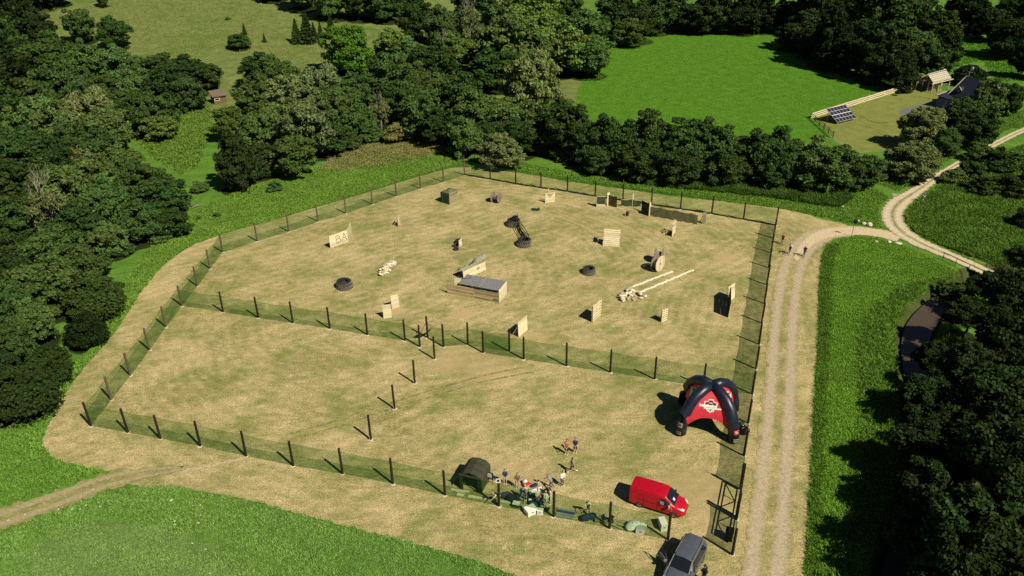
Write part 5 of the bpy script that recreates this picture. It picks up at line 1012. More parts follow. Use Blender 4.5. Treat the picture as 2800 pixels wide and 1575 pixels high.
def wheel(par, x, y, r, side):
    w_ = thing('wheel', None, None); w_.parent = par; w_.location = (x, y, r); m = MB(); m.lathe([(r*.64, -.1), (r*.9, -.115), (r, -.08), (r, .08), (r*.9, .115), (r*.64, .1)], 24, 'y'); m.build('tyre', M_RUB, w_, True)
    m = MB(); m.lathe([(.001, .05), (r*.2, .06), (r*.22, .035), (r*.5, .03), (r*.56, .075), (r*.66, .085), (r*.66, -.08)], 20, 'y', M=Matrix.Diagonal((1, side, 1)) if side < 0 else None); m.build('rim', M_CHROME, w_, True)
    for k in range(6): a = k*math.pi/3; q = MB(); q.box((math.cos(a)*r*.34, side*.05, math.sin(a)*r*.34), (r*.13, .03, r*.13)); q.build('rim_hole', M_TRIM, w_)
    m = MB(); m.lathe([(r*1.0, -.02), (r*1.16, -.02), (r*1.16, .02), (r*1.0, .02)], 24, 'y', (0, side*.05, .03)); m.build('wheel_arch', M_TRIM, w_)
def quadpanel(par, name, pts, mat, th=.012):
    """thin slab from a loop of points lying proud of the body"""
    P = [Vector(p) for p in pts]; n_ = (P[1]-P[0]).cross(P[2]-P[0]).normalized(); m = MB(); k = len(P); m.add([p for p in P]+[p+n_*th for p in P], [tuple(range(k-1, -1, -1)), tuple(range(k, 2*k))]+[(i, (i+1) % k, k+(i+1) % k, k+i) for i in range(k)]); return m.build(name, mat, par, fix=True)
# ---- red van
rc, fc = at(1748.7, 1385.2), at(1840.7, 1413.4); h = (fc-rc).normalized(); rz = math.atan2(h.y, h.x); lf = Vector((-h.y, h.x, 0)); V_ = thing('red_van', 'red delivery van parked behind the front fence', 'van', rc+lf*.82, rz)
M_VAN = pm('red_van_paint', (0.43, 0.004, 0.018), .34, .1, 2, 0, 0, .45)
vb = loft([(-1.0, .78, .86, .76, .42, 1.05, 1.80), (-.96, .9, .93, .81, .30, 1.05, 1.92), (-.7, .94, .95, .83, .26, 1.05, 1.97), (.4, .95, .952, .84, .24, 1.05, 1.99), (1.5, .95, .952, .84, .24, 1.05, 1.985), (2.05, .95, .95, .82, .24, 1.06, 1.95), (2.2, .95, .95, .80, .24, 1.06, 1.88), (2.62, .95, .95, .775, .24, 1.07, 1.54), (3.0, .95, .94, .80, .25, 1.02, 1.22), (3.12, .95, .935, .82, .26, .95, 1.14), (3.5, .93, .91, .80, .28, .82, 1.02), (3.75, .86, .84, .70, .30, .70, .88), (3.88, .74, .72, .58, .34, .58, .72), (3.93, .60, .60, .46, .40, .52, .62)], M_VAN, V_)
quadpanel(V_, 'windscreen', [(2.26, -.70, 1.855), (2.98, -.74, 1.265), (3.02, 0, 1.25), (2.98, .74, 1.265), (2.26, .70, 1.855), (2.22, 0, 1.90)], M_GLASS, .014)
for sy in (-1, 1):
    y0, y1 = .957*sy, .875*sy
    quadpanel(V_, 'side_window', [(1.62, y0, 1.10), (2.66, y0*.995, 1.12), (2.52, y1*.97, 1.42), (2.16, y1*.985, 1.68), (1.62, y1, 1.70)][::sy], M_GLASS, .016)
    m = MB(); m.box((2.62, sy*1.08, 1.18), (.14, .2, .24)); m.build('mirror', pm('mirror_shell', (.5, .46, .42), .3) if sy < 0 else M_TRIM, V_)
    for x in (1.55, .35): m = MB(); m.box((x, sy*.957, .8), (.014, .012, 1.0)); m.build('door_seam', M_TRIM, V_)
    m = MB(); m.box((.9, sy*.958, 1.01), (2.2, .012, .022)); m.build('door_seam', M_TRIM, V_)
    m = MB(); m.box((1.72, sy*.965, .98), (.2, .03, .05)); m.build('door_handle', M_TRIM, V_)
    quadpanel(V_, 'headlamp', [(3.52, sy*.80, .93), (3.80, sy*.70, .78), (3.82, sy*.46, .80), (3.62, sy*.55, .95)][::-sy], M_LAMP, .05)
    quadpanel(V_, 'rear_lamp', [(-.99, sy*.70, .95), (-.99, sy*.86, .95), (-.985, sy*.84, 1.4), (-.985, sy*.74, 1.4)][::sy], M_TAIL, .012)
    for x in (0.0, 3.0): wheel(V_, x, sy*.86, .33, sy)
m = MB(); m.box((-1.0, 0, .42), (.1, 1.7, .2)); m.build('rear_bumper', M_TRIM, V_); m = MB(); m.box((3.9, 0, .42), (.1, 1.25, .12)); m.build('grille', M_TRIM, V_)
quadpanel(V_, 'windscreen_paper', [(2.70, -.36, 1.535), (2.88, -.38, 1.39), (2.89, -.12, 1.385), (2.71, -.10, 1.53)], M_WHITE, .02)
m = MB(); m.box((1.95, -.945, 1.28), (.34, .03, .28)); m.build('seat_seen_through_window', pm('grey_seat', (.36, .36, .33), .8), V_)
# ---- grey car with an open door
hd = Vector((math.cos(R(-122)), math.sin(R(-122)), 0)); C_ = thing('grey_car', 'dark grey estate car at the bottom edge with a front door open', 'car', Vector((14.22, 45.75, 0)), R(-122)); C_.scale = (1.1, 1.12, 1.08); M_CAR = pm('grey_car_paint', (0.080, 0.090, 0.110), .36, .08, 2, 0, .0, .5)
loft([(-.95, .70, .78, .55, .42, .95, 1.20), (-.9, .82, .88, .60, .32, .98, 1.42), (-.72, .90, .93, .60, .26, .98, 1.50), (-.3, .94, .95, .66, .22, .97, 1.60), (.6, .95, .955, .71, .20, .96, 1.66), (1.3, .95, .955, .70, .20, .96, 1.65), (1.7, .95, .95, .67, .20, .96, 1.58), (2.2, .95, .945, .66, .20, .97, 1.27), (2.55, .95, .94, .72, .22, .93, 1.05), (3.0, .94, .925, .72, .22, .84, .98), (3.45, .90, .88, .66, .24, .74, .90), (3.70, .78, .76, .54, .28, .62, .76), (3.80, .62, .62, .44, .36, .55, .66)], M_CAR, C_)
quadpanel(C_, 'windscreen', [(1.76, -.60, 1.565), (2.50, -.66, 1.10), (2.54, 0, 1.09), (2.50, .66, 1.10), (1.76, .60, 1.565), (1.72, 0, 1.60)], M_GLASS, .014)
quadpanel(C_, 'rear_window', [(-.86, .50, 1.44), (-.90, .62, 1.10), (-.90, -.62, 1.10), (-.86, -.50, 1.44)], M_GLASS, .03)
for sy in (-1, 1):
    for x0, x1, xa, xb in ((-.55, .42, -.25, .42), (.50, 1.35, .50, 1.35), (1.42, 2.15, 1.42, 1.70)):
        if sy < 0 and x0 > 1.4: pass
        quadpanel(C_, 'side_window', [(x0, sy*.962, 1.0), (x1, sy*.958, 1.01), (xb, sy*.80, 1.50), (xa, sy*.80, 1.50)][::sy], M_GLASS, .02)
    m = MB(); m.bar((-.5, sy*.66, 1.665), (1.6, sy*.66, 1.68), .04, .04); m.build('roof_rail', M_CHROME, C_)
    m = MB(); m.bar((1.74, sy*.665, 1.60), (2.56, sy*.74, 1.08), .05, .03); m.build('pillar_trim', pm('chrome_strip', (.5, .46, .38), .3, .1, 4, 0, .5), C_)
    quadpanel(C_, 'headlamp', [(3.30, sy*.80, .84), (3.66, sy*.66, .70), (3.70, sy*.46, .72), (3.45, sy*.56, .86)][::-sy], M_LAMP, .05)
    for x in (0.0, 2.78): wheel(C_, x, sy*.86, .35, sy)
m = MB(); m.box((1.9, .99+.08, 1.02), (.14, .2, .15)); m.build('mirror', M_CHROME, C_)
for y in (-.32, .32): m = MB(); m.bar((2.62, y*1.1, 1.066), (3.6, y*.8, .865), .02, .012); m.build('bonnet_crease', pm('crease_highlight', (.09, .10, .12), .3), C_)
dr = thing('open_door', None, None); dr.parent = C_; dr.location = (2.12, -.96, 0); dr.rotation_euler = (0, 0, R(55))
m = MB(); m.prism([(-.02, .28), (-1.0, .28), (-1.05, .6), (-1.03, .98), (-.02, .98)], -.04, .04); m.build('door_skin', M_CAR, dr, fix=True)
for a, b in (((-.02, .98), (-.42, 1.48)), ((-.42, 1.48), (-.95, 1.50)), ((-.95, 1.50), (-1.03, .98))): q = MB(); q.bar((a[0], 0, a[1]), (b[0], 0, b[1]), .05, .05); q.build('window_frame', M_TRIM, dr)
m = MB(); m.box((-.14, -.14, 1.02), (.14, .2, .15)); m.build('mirror', M_CHROME, dr); m = MB(); m.box((-.5, .06, .62), (.8, .05, .45)); m.build('door_card', M_TRIM, dr)

# ================================================================== PEOPLE
SKIN = pm('skin', (.52, .33, .22), .6, .1, 6, 0); CLOTH = {}
def cm(c): 
    k = tuple(round(x, 3) for x in c); 
    if k not in CLOTH: CLOTH[k] = pm('cloth_%d' % len(CLOTH), k, .9, .15, 6, .1)
    return CLOTH[k]
HAIRC = {'dark': (.02, .014, .010), 'brown': (.09, .05, .025), 'fair': (.35, .24, .11), 'blue': (.03, .05, .16), 'grey': (.22, .2, .18), 'white': (.6, .58, .5)}
def capsule(m, a, b, r0, r1): m.tube(a, b, r0, r1, 10); m.ball(a, r0, 10, 6); m.ball(b, r1, 10, 6)
def hand(par, w_, d, mat, side):
    """palm, four fingers of unequal length and a thumb, slightly curled"""
    d = Vector(d).normalized(); u = Vector((0, 0, 1)) if abs(d.z) < .9 else Vector((1, 0, 0)); s = d.cross(u).normalized(); n_ = s.cross(d); m = MB(); w_ = Vector(w_)
    m.bar(w_, w_+d*.09, .075, .03)
    for k, ln in enumerate((.065, .078, .072, .055)): p = w_+d*.085+s*(-.03+k*.02); q = p+d*ln*.55+n_*.008; m.tube(p, q, .010, .009, 5); m.tube(q, q+d*ln*.42+n_*.022, .009, .007, 5)
    p = w_+d*.02+s*(.034*side); m.tube(p, p+(d*.6+s*.6*side).normalized()*.05, .011, .009, 5); m.tube(p+(d*.6+s*.6*side).normalized()*.05, p+(d*.75+s*.5*side).normalized()*.085, .009, .007, 5)
    return m.build('hand', mat, par)
def person(label, px, face, top, legs, hair='dark', shoes=(.6, .58, .5), h=1.75, pose='stand', shorts=False, sleeves='short', loc=None, lift=0.0, cap=None, bag=None):
    """face = heading in degrees (0 = +X, 90 = away from the camera)"""
    P = Vector(loc) if loc is not None else at(*px); t = thing('person', label, 'person', P+Vector((0, 0, lift+.02)), R(face)); k = h/1.75
    hip = Vector((0, 0, .93)); lean_ = 0.06; sL, sR, aL, aR = 0.0, 0.0, (-.1, -.2), (-.1, -.2); kneeL = kneeR = 0.0
    if pose == 'walk': sL, sR, kneeL, kneeR, aL, aR = .5, -.45, .1, .35, (-.45, -.2), (.35, .3)
    elif pose == 'bend': lean_ = .95; aL = aR = (.95, 1.0); kneeL = kneeR = .25; sL, sR = .2, .1
    elif pose == 'stoop': lean_ = .5; aL = aR = (.6, .9); sL, sR = .3, -.2; kneeR = .3
    elif pose == 'fold': aL = aR = (.35, 1.5)
    elif pose == 'hold': aL = aR = (.25, 1.2)
    elif pose == 'sit': lean_ = .12; hip.z = .50; sL = sR = 1.35; kneeL = kneeR = 1.35; aL = aR = (.4, .9)
    elif pose == 'ride': lean_ = .72; hip.z = 1.0; sL, sR, kneeL, kneeR = 1.15, .55, 1.25, .75; aL = aR = (1.25, 1.35)
    bones = []; m = MB()
    def B(a, b, r0, r1, tag_): bones.append((a*k, b*k, tag_)); capsule(m, a*k, b*k, r0*k, r1*k)
    sp = Vector((math.sin(lean_), 0, math.cos(lean_))); chest = hip+sp*.40; nk = hip+sp*.54; sh = hip+sp*.47
    for sy in (-1, 1): B(hip+Vector((0, sy*.07, .02)), chest+Vector((0, sy*.085, 0)), .125, .125, 'top')
    B(sh+Vector((0, -.15, 0)), sh+Vector((0, .15, 0)), .085, .085, 'top'); hd_ = Vector((math.sin(lean_*.7), 0, math.cos(lean_*.7)))
    B(nk-sp*.02, nk+hd_*.10, .055, .05, 'skin'); hc = nk+hd_*.215+Vector((.015, 0, 0)); B(hc-hd_*.03, hc+hd_*.03, .092, .098, 'skin')
    m.ball((hc+Vector((.088, 0, -.015)))*k, .022*k, 6, 5); m.ball((hc+Vector((.0, .095, -.01)))*k, .025*k, 6, 5); m.ball((hc+Vector((.0, -.095, -.01)))*k, .025*k, 6, 5)
    for sy, sw, kn in ((-1, sR, kneeR), (1, sL, kneeL)):
        a = hip+Vector((0, sy*.095, -.02)); kp = a+Vector((math.sin(sw)*.43, sy*.01, -math.cos(sw)*.43)); sw2 = sw-kn; an = kp+Vector((math.sin(sw2)*.43, 0, -math.cos(sw2)*.43)); B(a, kp, .098, .066, 'legs'); B(kp, an, .062, .043, 'calf'); B(an+Vector((-.02, 0, -.02)), an+Vector((.17, sy*.02, -.035)), .045, .04, 'shoe')
    for sy, (ua, fa) in ((-1, aR), (1, aL)):
        a = sh+Vector((0, sy*.19, 0)); el = a+Vector((math.sin(ua)*.28, sy*.05, -math.cos(ua)*.28)); inn = -.12*sy if pose in ('fold', 'hold') else .02*sy; wr = el+Vector((math.sin(fa)*.24, inn, -math.cos(fa)*.24)); B(a, el, .058, .044, 'sleeve'); B(el, wr, .042, .030, 'fore'); hand(t, wr*k, (wr-el), SKIN, sy)
    me0 = m.mesh('body_raw', SKIN); o = link('body', me0, t); md = o.modifiers.new('v', 'REMESH'); md.mode = 'VOXEL'; md.voxel_size = .026*k; md.use_smooth_shade = True
    dg = bpy.context.evaluated_depsgraph_get(); me = bpy.data.meshes.new_from_object(o.evaluated_get(dg)); o.modifiers.clear(); o.data = me; bpy.data.meshes.remove(me0)
    me.materials.clear(); mats = [SKIN, cm(top), cm(legs), cm(shoes)]
    for mm in mats: me.materials.append(mm)
    nf = len(me.polygons); C = np.empty(nf*3, np.float32); me.polygons.foreach_get('center', C); C = C.reshape(-1, 3); best = np.full(nf, 9e9); idx = np.zeros(nf, int)
    mm = {'top': 1, 'skin': 0, 'legs': 2, 'calf': 0 if shorts else 2, 'shoe': 3, 'sleeve': 1, 'fore': 1 if sleeves == 'long' else 0}
    for a, b, tg in bones:
        a = np.array(a); b = np.array(b); d = b-a; tt = np.clip(((C-a)@d)/(d@d+1e-9), 0, 1); ds = np.linalg.norm(C-a-tt[:, None]*d, axis=1)-(.06 if tg == 'top' else .035 if tg == 'legs' else 0.0); kk = ds < best; best[kk] = ds[kk]; idx[kk] = mm[tg]
    low = (C[:, 2] < hip.z*k+.04) & (idx == 1) & (np.abs(C[:, 0]-hip.x) < .3); idx[low] = 2
    me.polygons.foreach_set('material_index', idx.astype(np.int32)); me.polygons.foreach_set('use_smooth', [True]*nf); me.update()
    q = MB(); q.ball((hc+Vector((-.018, 0, .028)))*k, .108*k, 12, 8, 0, 1, .95, 1.0); q.v = [(x, y, z) for x, y, z in q.v]; hm = cm(HAIRC[cap or hair]); q.build('hair' if not cap else 'cap', hm, t, True)
    q = MB(); 
    for sy in (-1, 1): q.ball((hc+Vector((.088, sy*.034, .012)))*k, .013*k, 6, 4)
    q.bar((hc+Vector((.086, -.025, -.05)))*k, (hc+Vector((.086, .025, -.05)))*k, .012, .010); q.build('eyes_and_mouth', cm((.03, .02, .015)), t)
    if bag: q = MB(); q.ball((hip+sp*.3+Vector((-.2, 0, 0)))*k, .2, 8, 6, 0, .6, .8, 1.1); q.build('backpack', cm(bag), t, True)
    return t
f6 = S(1200,1180,6.0375); g11 = S(1370,1280,11.147); h7 = S(1500,1320,7.36)
person('person in a red and cream top standing in the open, left of a pair', f6(2108,372), 255, (.58, .20, .12), (.03, .02, .02), 'dark', pose='hold', shorts=True, sleeves='short')
person('person in navy top with arms folded, right of the standing pair', f6(2248,348), 260, (.03, .04, .09), (.02, .02, .03), 'dark', pose='fold', shorts=True)
person('person in a grey shirt and dark shorts striding across the turf', f6(2195,680), 5, (.24, .24, .22), (.03, .03, .04), 'brown', (.75, .72, .62), pose='walk', shorts=True)
person('person in a grey shirt stooping while walking towards the tables', f6(1852,945), 175, (.26, .27, .28), (.10, .13, .18), 'grey', (.7, .68, .6), pose='stoop')
person('person in a white shirt and blue jeans behind the tables', f6(2035,898), 300, (.75, .72, .62), (.05, .08, .17), 'dark', (.75, .73, .66), pose='hold')
person('person in navy T-shirt with a blue cap beside the green tent', f6(1095,862), 270, (.03, .045, .10), (.55, .45, .36), 'dark', pose='hold', shorts=True, cap='blue', h=1.7)
person('person in brown camouflage clothes and pale trousers near the tent', f6(1295,930), 275, (.16, .125, .075), (.46, .38, .26), 'dark', pose='hold')
person('person in pale clothes bending over by a front fence post', f6(1000,1185), 200, (.62, .56, .43), (.36, .29, .19), 'fair', pose='bend')
person('person in a navy jacket stooping over the bags in the crowd', g11(640,985), 280, (.02, .03, .08), (.03, .045, .11), 'brown', pose='stoop', sleeves='long')
person('person in a pale striped top beside the navy jacket', g11(735,960), 250, (.50, .46, .40), (.16, .20, .28), 'fair', pose='hold')
person('person in beige standing between the table and the front fence', g11(1110,1080), 300, (.60, .52, .38), (.44, .36, .24), 'fair', pose='hold')
person('person with dark top bending at the right of the crowd', g11(1290,960), 350, (.03, .04, .07), (.30, .28, .26), 'dark', pose='bend')
person('person in white with pale trousers at the right of the crowd', g11(1350,1170), 60, (.74, .69, .58), (.62, .55, .43), 'fair', pose='hold')
person('person in a white top and red bib facing the one in white', g11(1495,1090), 200, (.70, .66, .58), (.66, .60, .48), 'dark', pose='hold')
person('person in dark clothes at the back of the right-hand trio', g11(1445,985), 255, (.02, .02, .03), (.35, .06, .04), 'dark', pose='hold')
person('person in a white T-shirt and blue trousers stooping by the grey benches', h7(800,610), 250, (.74, .71, .62), (.05, .07, .14), 'brown', pose='stoop')
person('person in black taking something out beside the grey car', (1923,1590), 110, (.008, .008, .010), (.012, .012, .014), 'dark', (.5, .42, .34), pose='hold', bag=(.012, .012, .014), shorts=False)

# ---- cyclists
M_FRAME = {k: pm('bicycle_%s' % k, c, .4, .1, 5, 0) for k, c in (('white', (.7, .68, .6)), ('black', (.02, .02, .022)), ('red', (.35, .03, .02)))}
def bicycle(label, px, face, col):
    P = at(*px); t = thing('bicycle', label, 'bicycle', P+Vector((0, 0, .055)), R(face), 'bicycles on the track'); fm = M_FRAME[col]; r = .35
    for x in (-.52, .52):
        w_ = thing('wheel', None, None); w_.parent = t; w_.location = (x, 0, r)
        m = MB(); m.lathe([(r-.03, -.018), (r, -.015), (r+.012, 0), (r, .015), (r-.03, .018), (r-.03, -.018)], 24, 'y'); m.build('tyre', M_RUB, w_)
        for k in range(10): a = k*math.pi/5; q = MB(); q.tube((0, 0, 0), (math.cos(a)*(r-.03), 0, math.sin(a)*(r-.03)), .004, None, 3); q.build('spoke', M_CHROME, w_)
    m = MB(); bb, st, hd1, hd2, rr_, fr_ = (-.08, 0, .30), (-.22, 0, .80), (.34, 0, .82), (.37, 0, .70), (-.52, 0, r), (.52, 0, r)
    for a, b in ((bb, st), (st, hd1), (bb, hd2), (bb, rr_), (rr_, st), (hd1, fr_)): m.tube(a, b, .018, .016, 6)
    m.build('frame', fm, t); m = MB(); m.tube(st, (-.25, 0, .95), .014); m.box((-.25, 0, .97), (.25, .12, .05)); m.build('saddle', M_TRIM, t); m = MB(); m.tube(hd1, (.33, 0, .98), .015); m.tube((.35, -.28, 1.0), (.35, .28, 1.0), .014); m.build('handlebar', M_TRIM, t); m = MB(); m.tube((-.08, -.12, .30), (-.08, .12, .30), .014); m.box((.06, -.13, .22), (.1, .07, .02)); m.box((-.22, .13, .38), (.1, .07, .02)); m.build('pedals', M_TRIM, t)
    return t, P
i13 = S(2080,620,13.175)
for lb, blb, px, fc, top, lg, hr, col in (('cyclist in a red vest riding nearest the fence', 'pale bicycle under the rider in the red vest', i13(765,640), 252, (.42, .03, .03), (.03, .02, .02), 'dark', 'white'), ('cyclist in a white top and dark shorts, in the middle', 'bicycle under the rider in the white top', i13(1030,985), 246, (.72, .68, .58), (.04, .03, .03), 'brown', 'black'), ('cyclist in a blue top with a blue helmet on the right rut', 'bicycle under the rider in blue', i13(1560,1080), 250, (.03, .05, .16), (.03, .03, .04), 'blue', 'red')):
    b_, P = bicycle(blb, px, fc, col); d = Vector((math.cos(R(fc)), math.sin(R(fc)), 0)); person(lb, None, fc, top, lg, hr, pose='ride', shorts=True, loc=P-d*.24, lift=.04, cap='blue' if hr == 'blue' else None)
k4 = S(2420,340,4.026); b_, P = bicycle('bicycle at the edge of the limestone road under the distant rider', k4(415,850), 205, 'black'); d = Vector((math.cos(R(205)), math.sin(R(205)), 0)); person('distant cyclist in blue and pink on the limestone road', None, 205, (.10, .14, .34), (.55, .36, .28), 'dark', pose='ride', shorts=True, loc=P-d*.24, lift=.04)

# ================================================================== KIT BY THE FRONT FENCE
M_OLIVE = pm('olive_canvas', (.050, .052, .026), .8, .3, 2.5, .3, stretch=(1, 5, 1)); M_OLIVD = pm('dark_olive_canvas', (.022, .030, .014), .8, .3)
A, L, rz = seg(f6(350,945), f6(705,1030)); t = thing('army_tent', 'olive green canvas tent with an open front by the front fence', 'tent', A, rz); L = L*1.0; D = 2.3; H = 1.9
prof = [(0, 0), (-.03, H*.8), (L*.16, H), (L*.5, H*1.09), (L*.84, H), (L+.03, H*.8), (L, 0)]
m = MB(); n_ = len(prof); V = [(x, y, z) for y in (0, D*.33, D*.66, D) for x, z in prof]; m.add(V, [(r_*n_+i, r_*n_+i+1, (r_+1)*n_+i+1, (r_+1)*n_+i) for r_ in range(3) for i in range(n_-1)]); m.build('canvas_shell', M_OLIVE, t)
m = MB(); m.add([(x, D-.02, z) for x, z in prof], [tuple(range(n_))]); m.build('back_wall', M_OLIVD, t)
for x0, x1, s in ((0, L*.17, 1), (L*.83, L, -1)): m = MB(); m.add([(x0, -.02, 0), (x1, -.05, 0), (x1, -.05, H*.8), (x0, -.02, H*.85)], [(0, 1, 2, 3)]); m.build('door_flap', M_OLIVD, t)
m = MB(); m.box((L/2, -.05, H*.93), (L, .06, .22)); m.build('front_valance', M_OLIVE, t)
m = MB(); m.add([(-.02, .1, H*.8), (-.02, D-.1, H*.8), (-.85, D-.1, .03), (-.85, .1, .03)], [(0, 1, 2, 3)]); m.build('side_awning', M_OLIVD, t)
for y in (.05, D*.33, D*.66): m = MB(); m.chain([(x, y, z+.015) for x, z in prof[1:-1]], .022, 5); m.build('hoop', M_OLIVD, t)
def loosebox(name, label, px, size, mat, rz=0.0, cat='box', lid=None, group=None, z=0.02):
    P = at(*px); t = thing(name, label, cat, P+Vector((0, 0, z)), rz, group); m = MB(); m.box((0, 0, size[2]*.45), (size[0], size[1], size[2]*.9)); m.build('body', mat, t); m = MB(); m.box((0, 0, size[2]*.95), (size[0]*1.04, size[1]*1.04, size[2]*.1)); m.build('lid', lid or mat, t); m = MB(); m.box((0, -size[1]*.53, size[2]*.6), (size[0]*.3, .03, .04)); m.build('handle', M_TRIM, t); return t
def softbag(name, label, px, r, col, sx=1.2, sz=.7, rz=0.0, cat='bag', group='bags on the ground', z=.02):
    P = at(*px); t = thing(name, label, cat, P+Vector((0, 0, z)), rz, group); m = MB(); m.ball((0, 0, r*sz*.9), r, 12, 8, 0, sx, .8, sz); m.v = [(x+U(-.03, .03), y+U(-.03, .03), max(0, z_+U(-.03, .03))) for x, y, z_ in m.v]; m.build('sack', cm(col), t, True); m = MB(); m.chain([(-r*.5, 0, r*sz*1.7), (0, 0, r*sz*2.1), (r*.5, 0, r*sz*1.7)], .025, 5); m.build('strap', cm(tuple(x*.6 for x in col)), t); return t
M_WPL = pm('white_plastic', (.80, .77, .66), .5, .06, 3, .05); M_CARD = pm('cardboard', (.46, .36, .22), .9, .15, 4, .1); M_GRN = pm('green_crate', (.03, .075, .03), .6, .2)
loosebox('cool_box', 'white cool box standing alone at the right end of the front fence', h7(2290,900), (.55, .95, .75), M_WPL, R(8), lid=M_WPL)
loosebox('grey_crate', 'pale grey crate beside the white sacks', h7(1850,995), (.8, .55, .5), pm('pale_grey_plastic', (.5, .49, .44), .6, .1), R(-12))
softbag('white_sack', 'large white sack beside the pale grey crate', h7(1700,915), .6, (.80, .77, .68), 1.3, .55, .4); softbag('white_sack', 'smaller white sack on top of the heap by the crate', h7(1690,870), .4, (.80, .77, .68), 1.0, .7, .1); softbag('white_sack', 'white sack right of the large one', h7(1830,895), .45, (.78, .75, .66), 1.4, .55, -.2)
loosebox('white_carton', 'large white carton with papers by the front fence', g11(900,1360), (.95, .75, .55), M_WPL, R(30)); loosebox('white_carton', 'small white carton right of the large one', g11(1195,1385), (.5, .4, .45), M_WPL, R(-10)); loosebox('green_crate', 'dark green crate with a white lid by the front fence', g11(470,1170), (.62, .45, .42), M_GRN, R(-15), lid=M_WPL)
loosebox('paper_box', 'pale box lying between the large carton and the navy bags', g11(730,1240), (.5, .4, .3), M_CARD, R(20)); loosebox('paper_box', 'pale carton on the far side of the brown table', g11(1160,640), (.4, .35, .3), M_WPL, R(40)); loosebox('paper_box', 'white box left of the brown table', g11(1035,560), (.35, .3, .25), M_WPL, R(15))
def table(label, px, rz, w_, d_, mat, items=()):
    P = at(*px); t = thing('folding_table', label, 'table', P+Vector((0, 0, .02)), rz, 'folding tables'); m = MB(); m.box((0, 0, .72), (w_, d_, .04)); m.build('table_top', mat, t)
    for sx in (-1, 1):
        for sy in (-1, 1): m = MB(); m.tube((sx*(w_/2-.08), sy*(d_/2-.06), 0), (sx*(w_/2-.08), sy*(d_/2-.06), .7), .02); m.build('leg', M_TRIM, t)
    return t, P
t, P = table('brown folding table with dark gear in the crowd', g11(1010,740), R(28), 1.5, .65, M_CARD); t, P2 = table('table with a white cloth in the crowd', g11(1040,860), R(20), 1.2, .8, M_WPL)
softbag('gear_bag', 'dark gear bag lying on the brown table', g11(1000,740), .26, (.02, .03, .06), 1.6, .4, .5, z=.76); softbag('gear_bag', 'red bag open on the ground behind the brown table', g11(825,560), .42, (.60, .04, .05), 1.4, .45, -.5); softbag('gear_bag', 'white bag behind the red one', g11(730,490), .3, (.72, .68, .58), .8, .9, .2)
softbag('gear_bag', 'navy bag left of the crowd near the fence', g11(150,880), .42, (.03, .045, .10), 1.3, .6, .2); softbag('gear_bag', 'black bag between the pipes and the crowd', g11(360,980), .55, (.012, .014, .03), 1.3, .55, -.3); softbag('gear_bag', 'navy bag in the middle of the crowd', g11(920,900), .48, (.02, .028, .07), 1.3, .55, .4); softbag('gear_bag', 'blue bag behind the large white carton', g11(1010,1120), .42, (.03, .05, .12), 1.4, .5, -.2); softbag('gear_bag', 'white pouch in front of the navy bag in the crowd', g11(915,1010), .26, (.78, .75, .66), 1.1, .7, .2); softbag('gear_bag', 'dark blue bag right of the large white carton', g11(1150,1120), .36, (.015, .02, .05), 1.3, .55, .3); softbag('gear_bag', 'black bag right of the small white carton', g11(1330,1300), .34, (.015, .02, .016), 1.4, .35, .3)
softbag('gear_bag', 'navy bag with white top left of the wooden rack', h7(745,745), .42, (.03, .04, .09), 1.2, .7, .3); softbag('gear_bag', 'blue bag with a white patch beside the rack', h7(880,720), .38, (.03, .05, .11), 1.0, .8, .1)
P = at(*f6(845,850)); t = thing('tent_banner', 'blue and white panel hanging at the corner of the green tent', 'banner', P+Vector((0, 0, .45)), R(-30)); m = MB(); m.box((0, 0, .45), (.75, .05, .8)); m.build('panel', cm((.03, .05, .13)), t); m = MB(); m.box((0, -.035, .48), (.42, .015, .45)); m.build('emblem', M_WHITE, t); m = MB(); m.tube((-.3, 0, -.45), (-.3, 0, .05), .02); m.tube((.3, 0, -.45), (.3, 0, .05), .02); m.build('legs', M_TRIM, t)
def slab(name, label, pa, pb, w_, th, mat, group='planks on the ground', z=.03, cat='plank'):
    A, L, rz = seg(pa, pb); o = MB().box((L/2, 0, 0), (L, w_, th)).build(name, mat); o.location = A+Vector((0, 0, z+th/2)); o.rotation_euler = (0, 0, rz); return tag(o, label, cat, group)
slab('white_plank', 'top white plank lying left of the army tent entrance', f6(200,960), f6(500,1000), .22, .05, M_PINE); slab('white_plank', 'middle white plank before the army tent', f6(275,990), f6(440,1025), .24, .05, M_PINE, z=.08); slab('white_plank', 'lowest short white plank before the army tent', f6(300,1040), f6(412,1060), .3, .05, M_PINE)
slab('white_plank', 'long white plank along the foot of the front fence', f6(485,1075), f6(900,1140), .28, .07, M_PINE); slab('white_plank', 'second long white plank ending at the green crate', f6(890,1135), f6(1225,1195), .26, .09, M_PINE)
for i, (a, b) in enumerate((((1240,830), (1600,985)), ((1245,850), (1500,965)), ((1400,880), (1590,905)))): slab('timber_batten', ('longest pale batten crossing the others left of the white sacks', 'second pale batten lying under the longest', 'short pale batten pointing at the white sacks')[i], h7(*a), h7(*b), .09, .07, M_TAN, z=.03+.07*i)
A, L, rz = seg(h7(165,590), h7(520,655)); t = thing('bench_bundle', 'bundle of folded grey benches lying behind the front fence', 'bench', A, rz); 
for k in range(4): m = MB(); m.box((L/2, -.45+k*.26, .09), (L, .2, .10)); m.build('board', pm('grey_bench', (.30, .30, .33), .6, .2) if k != 2 else pm('blue_bench', (.05, .06, .13), .6, .2), t)
A, L, rz = seg(h7(930,800), h7(1180,830)); t = thing('wooden_rack', 'low slatted wooden rack with gear by a front post', 'rack', A, rz)
for k in range(4): m = MB(); m.box((L/2, .02+k*.16, .30), (L, .09, .03)); m.build('slat', M_OLD, t)
for k in range(3): m = MB(); m.box((L/2, -.03, .06+k*.10), (L, .03, .06)); m.build('slat', M_OLD, t)
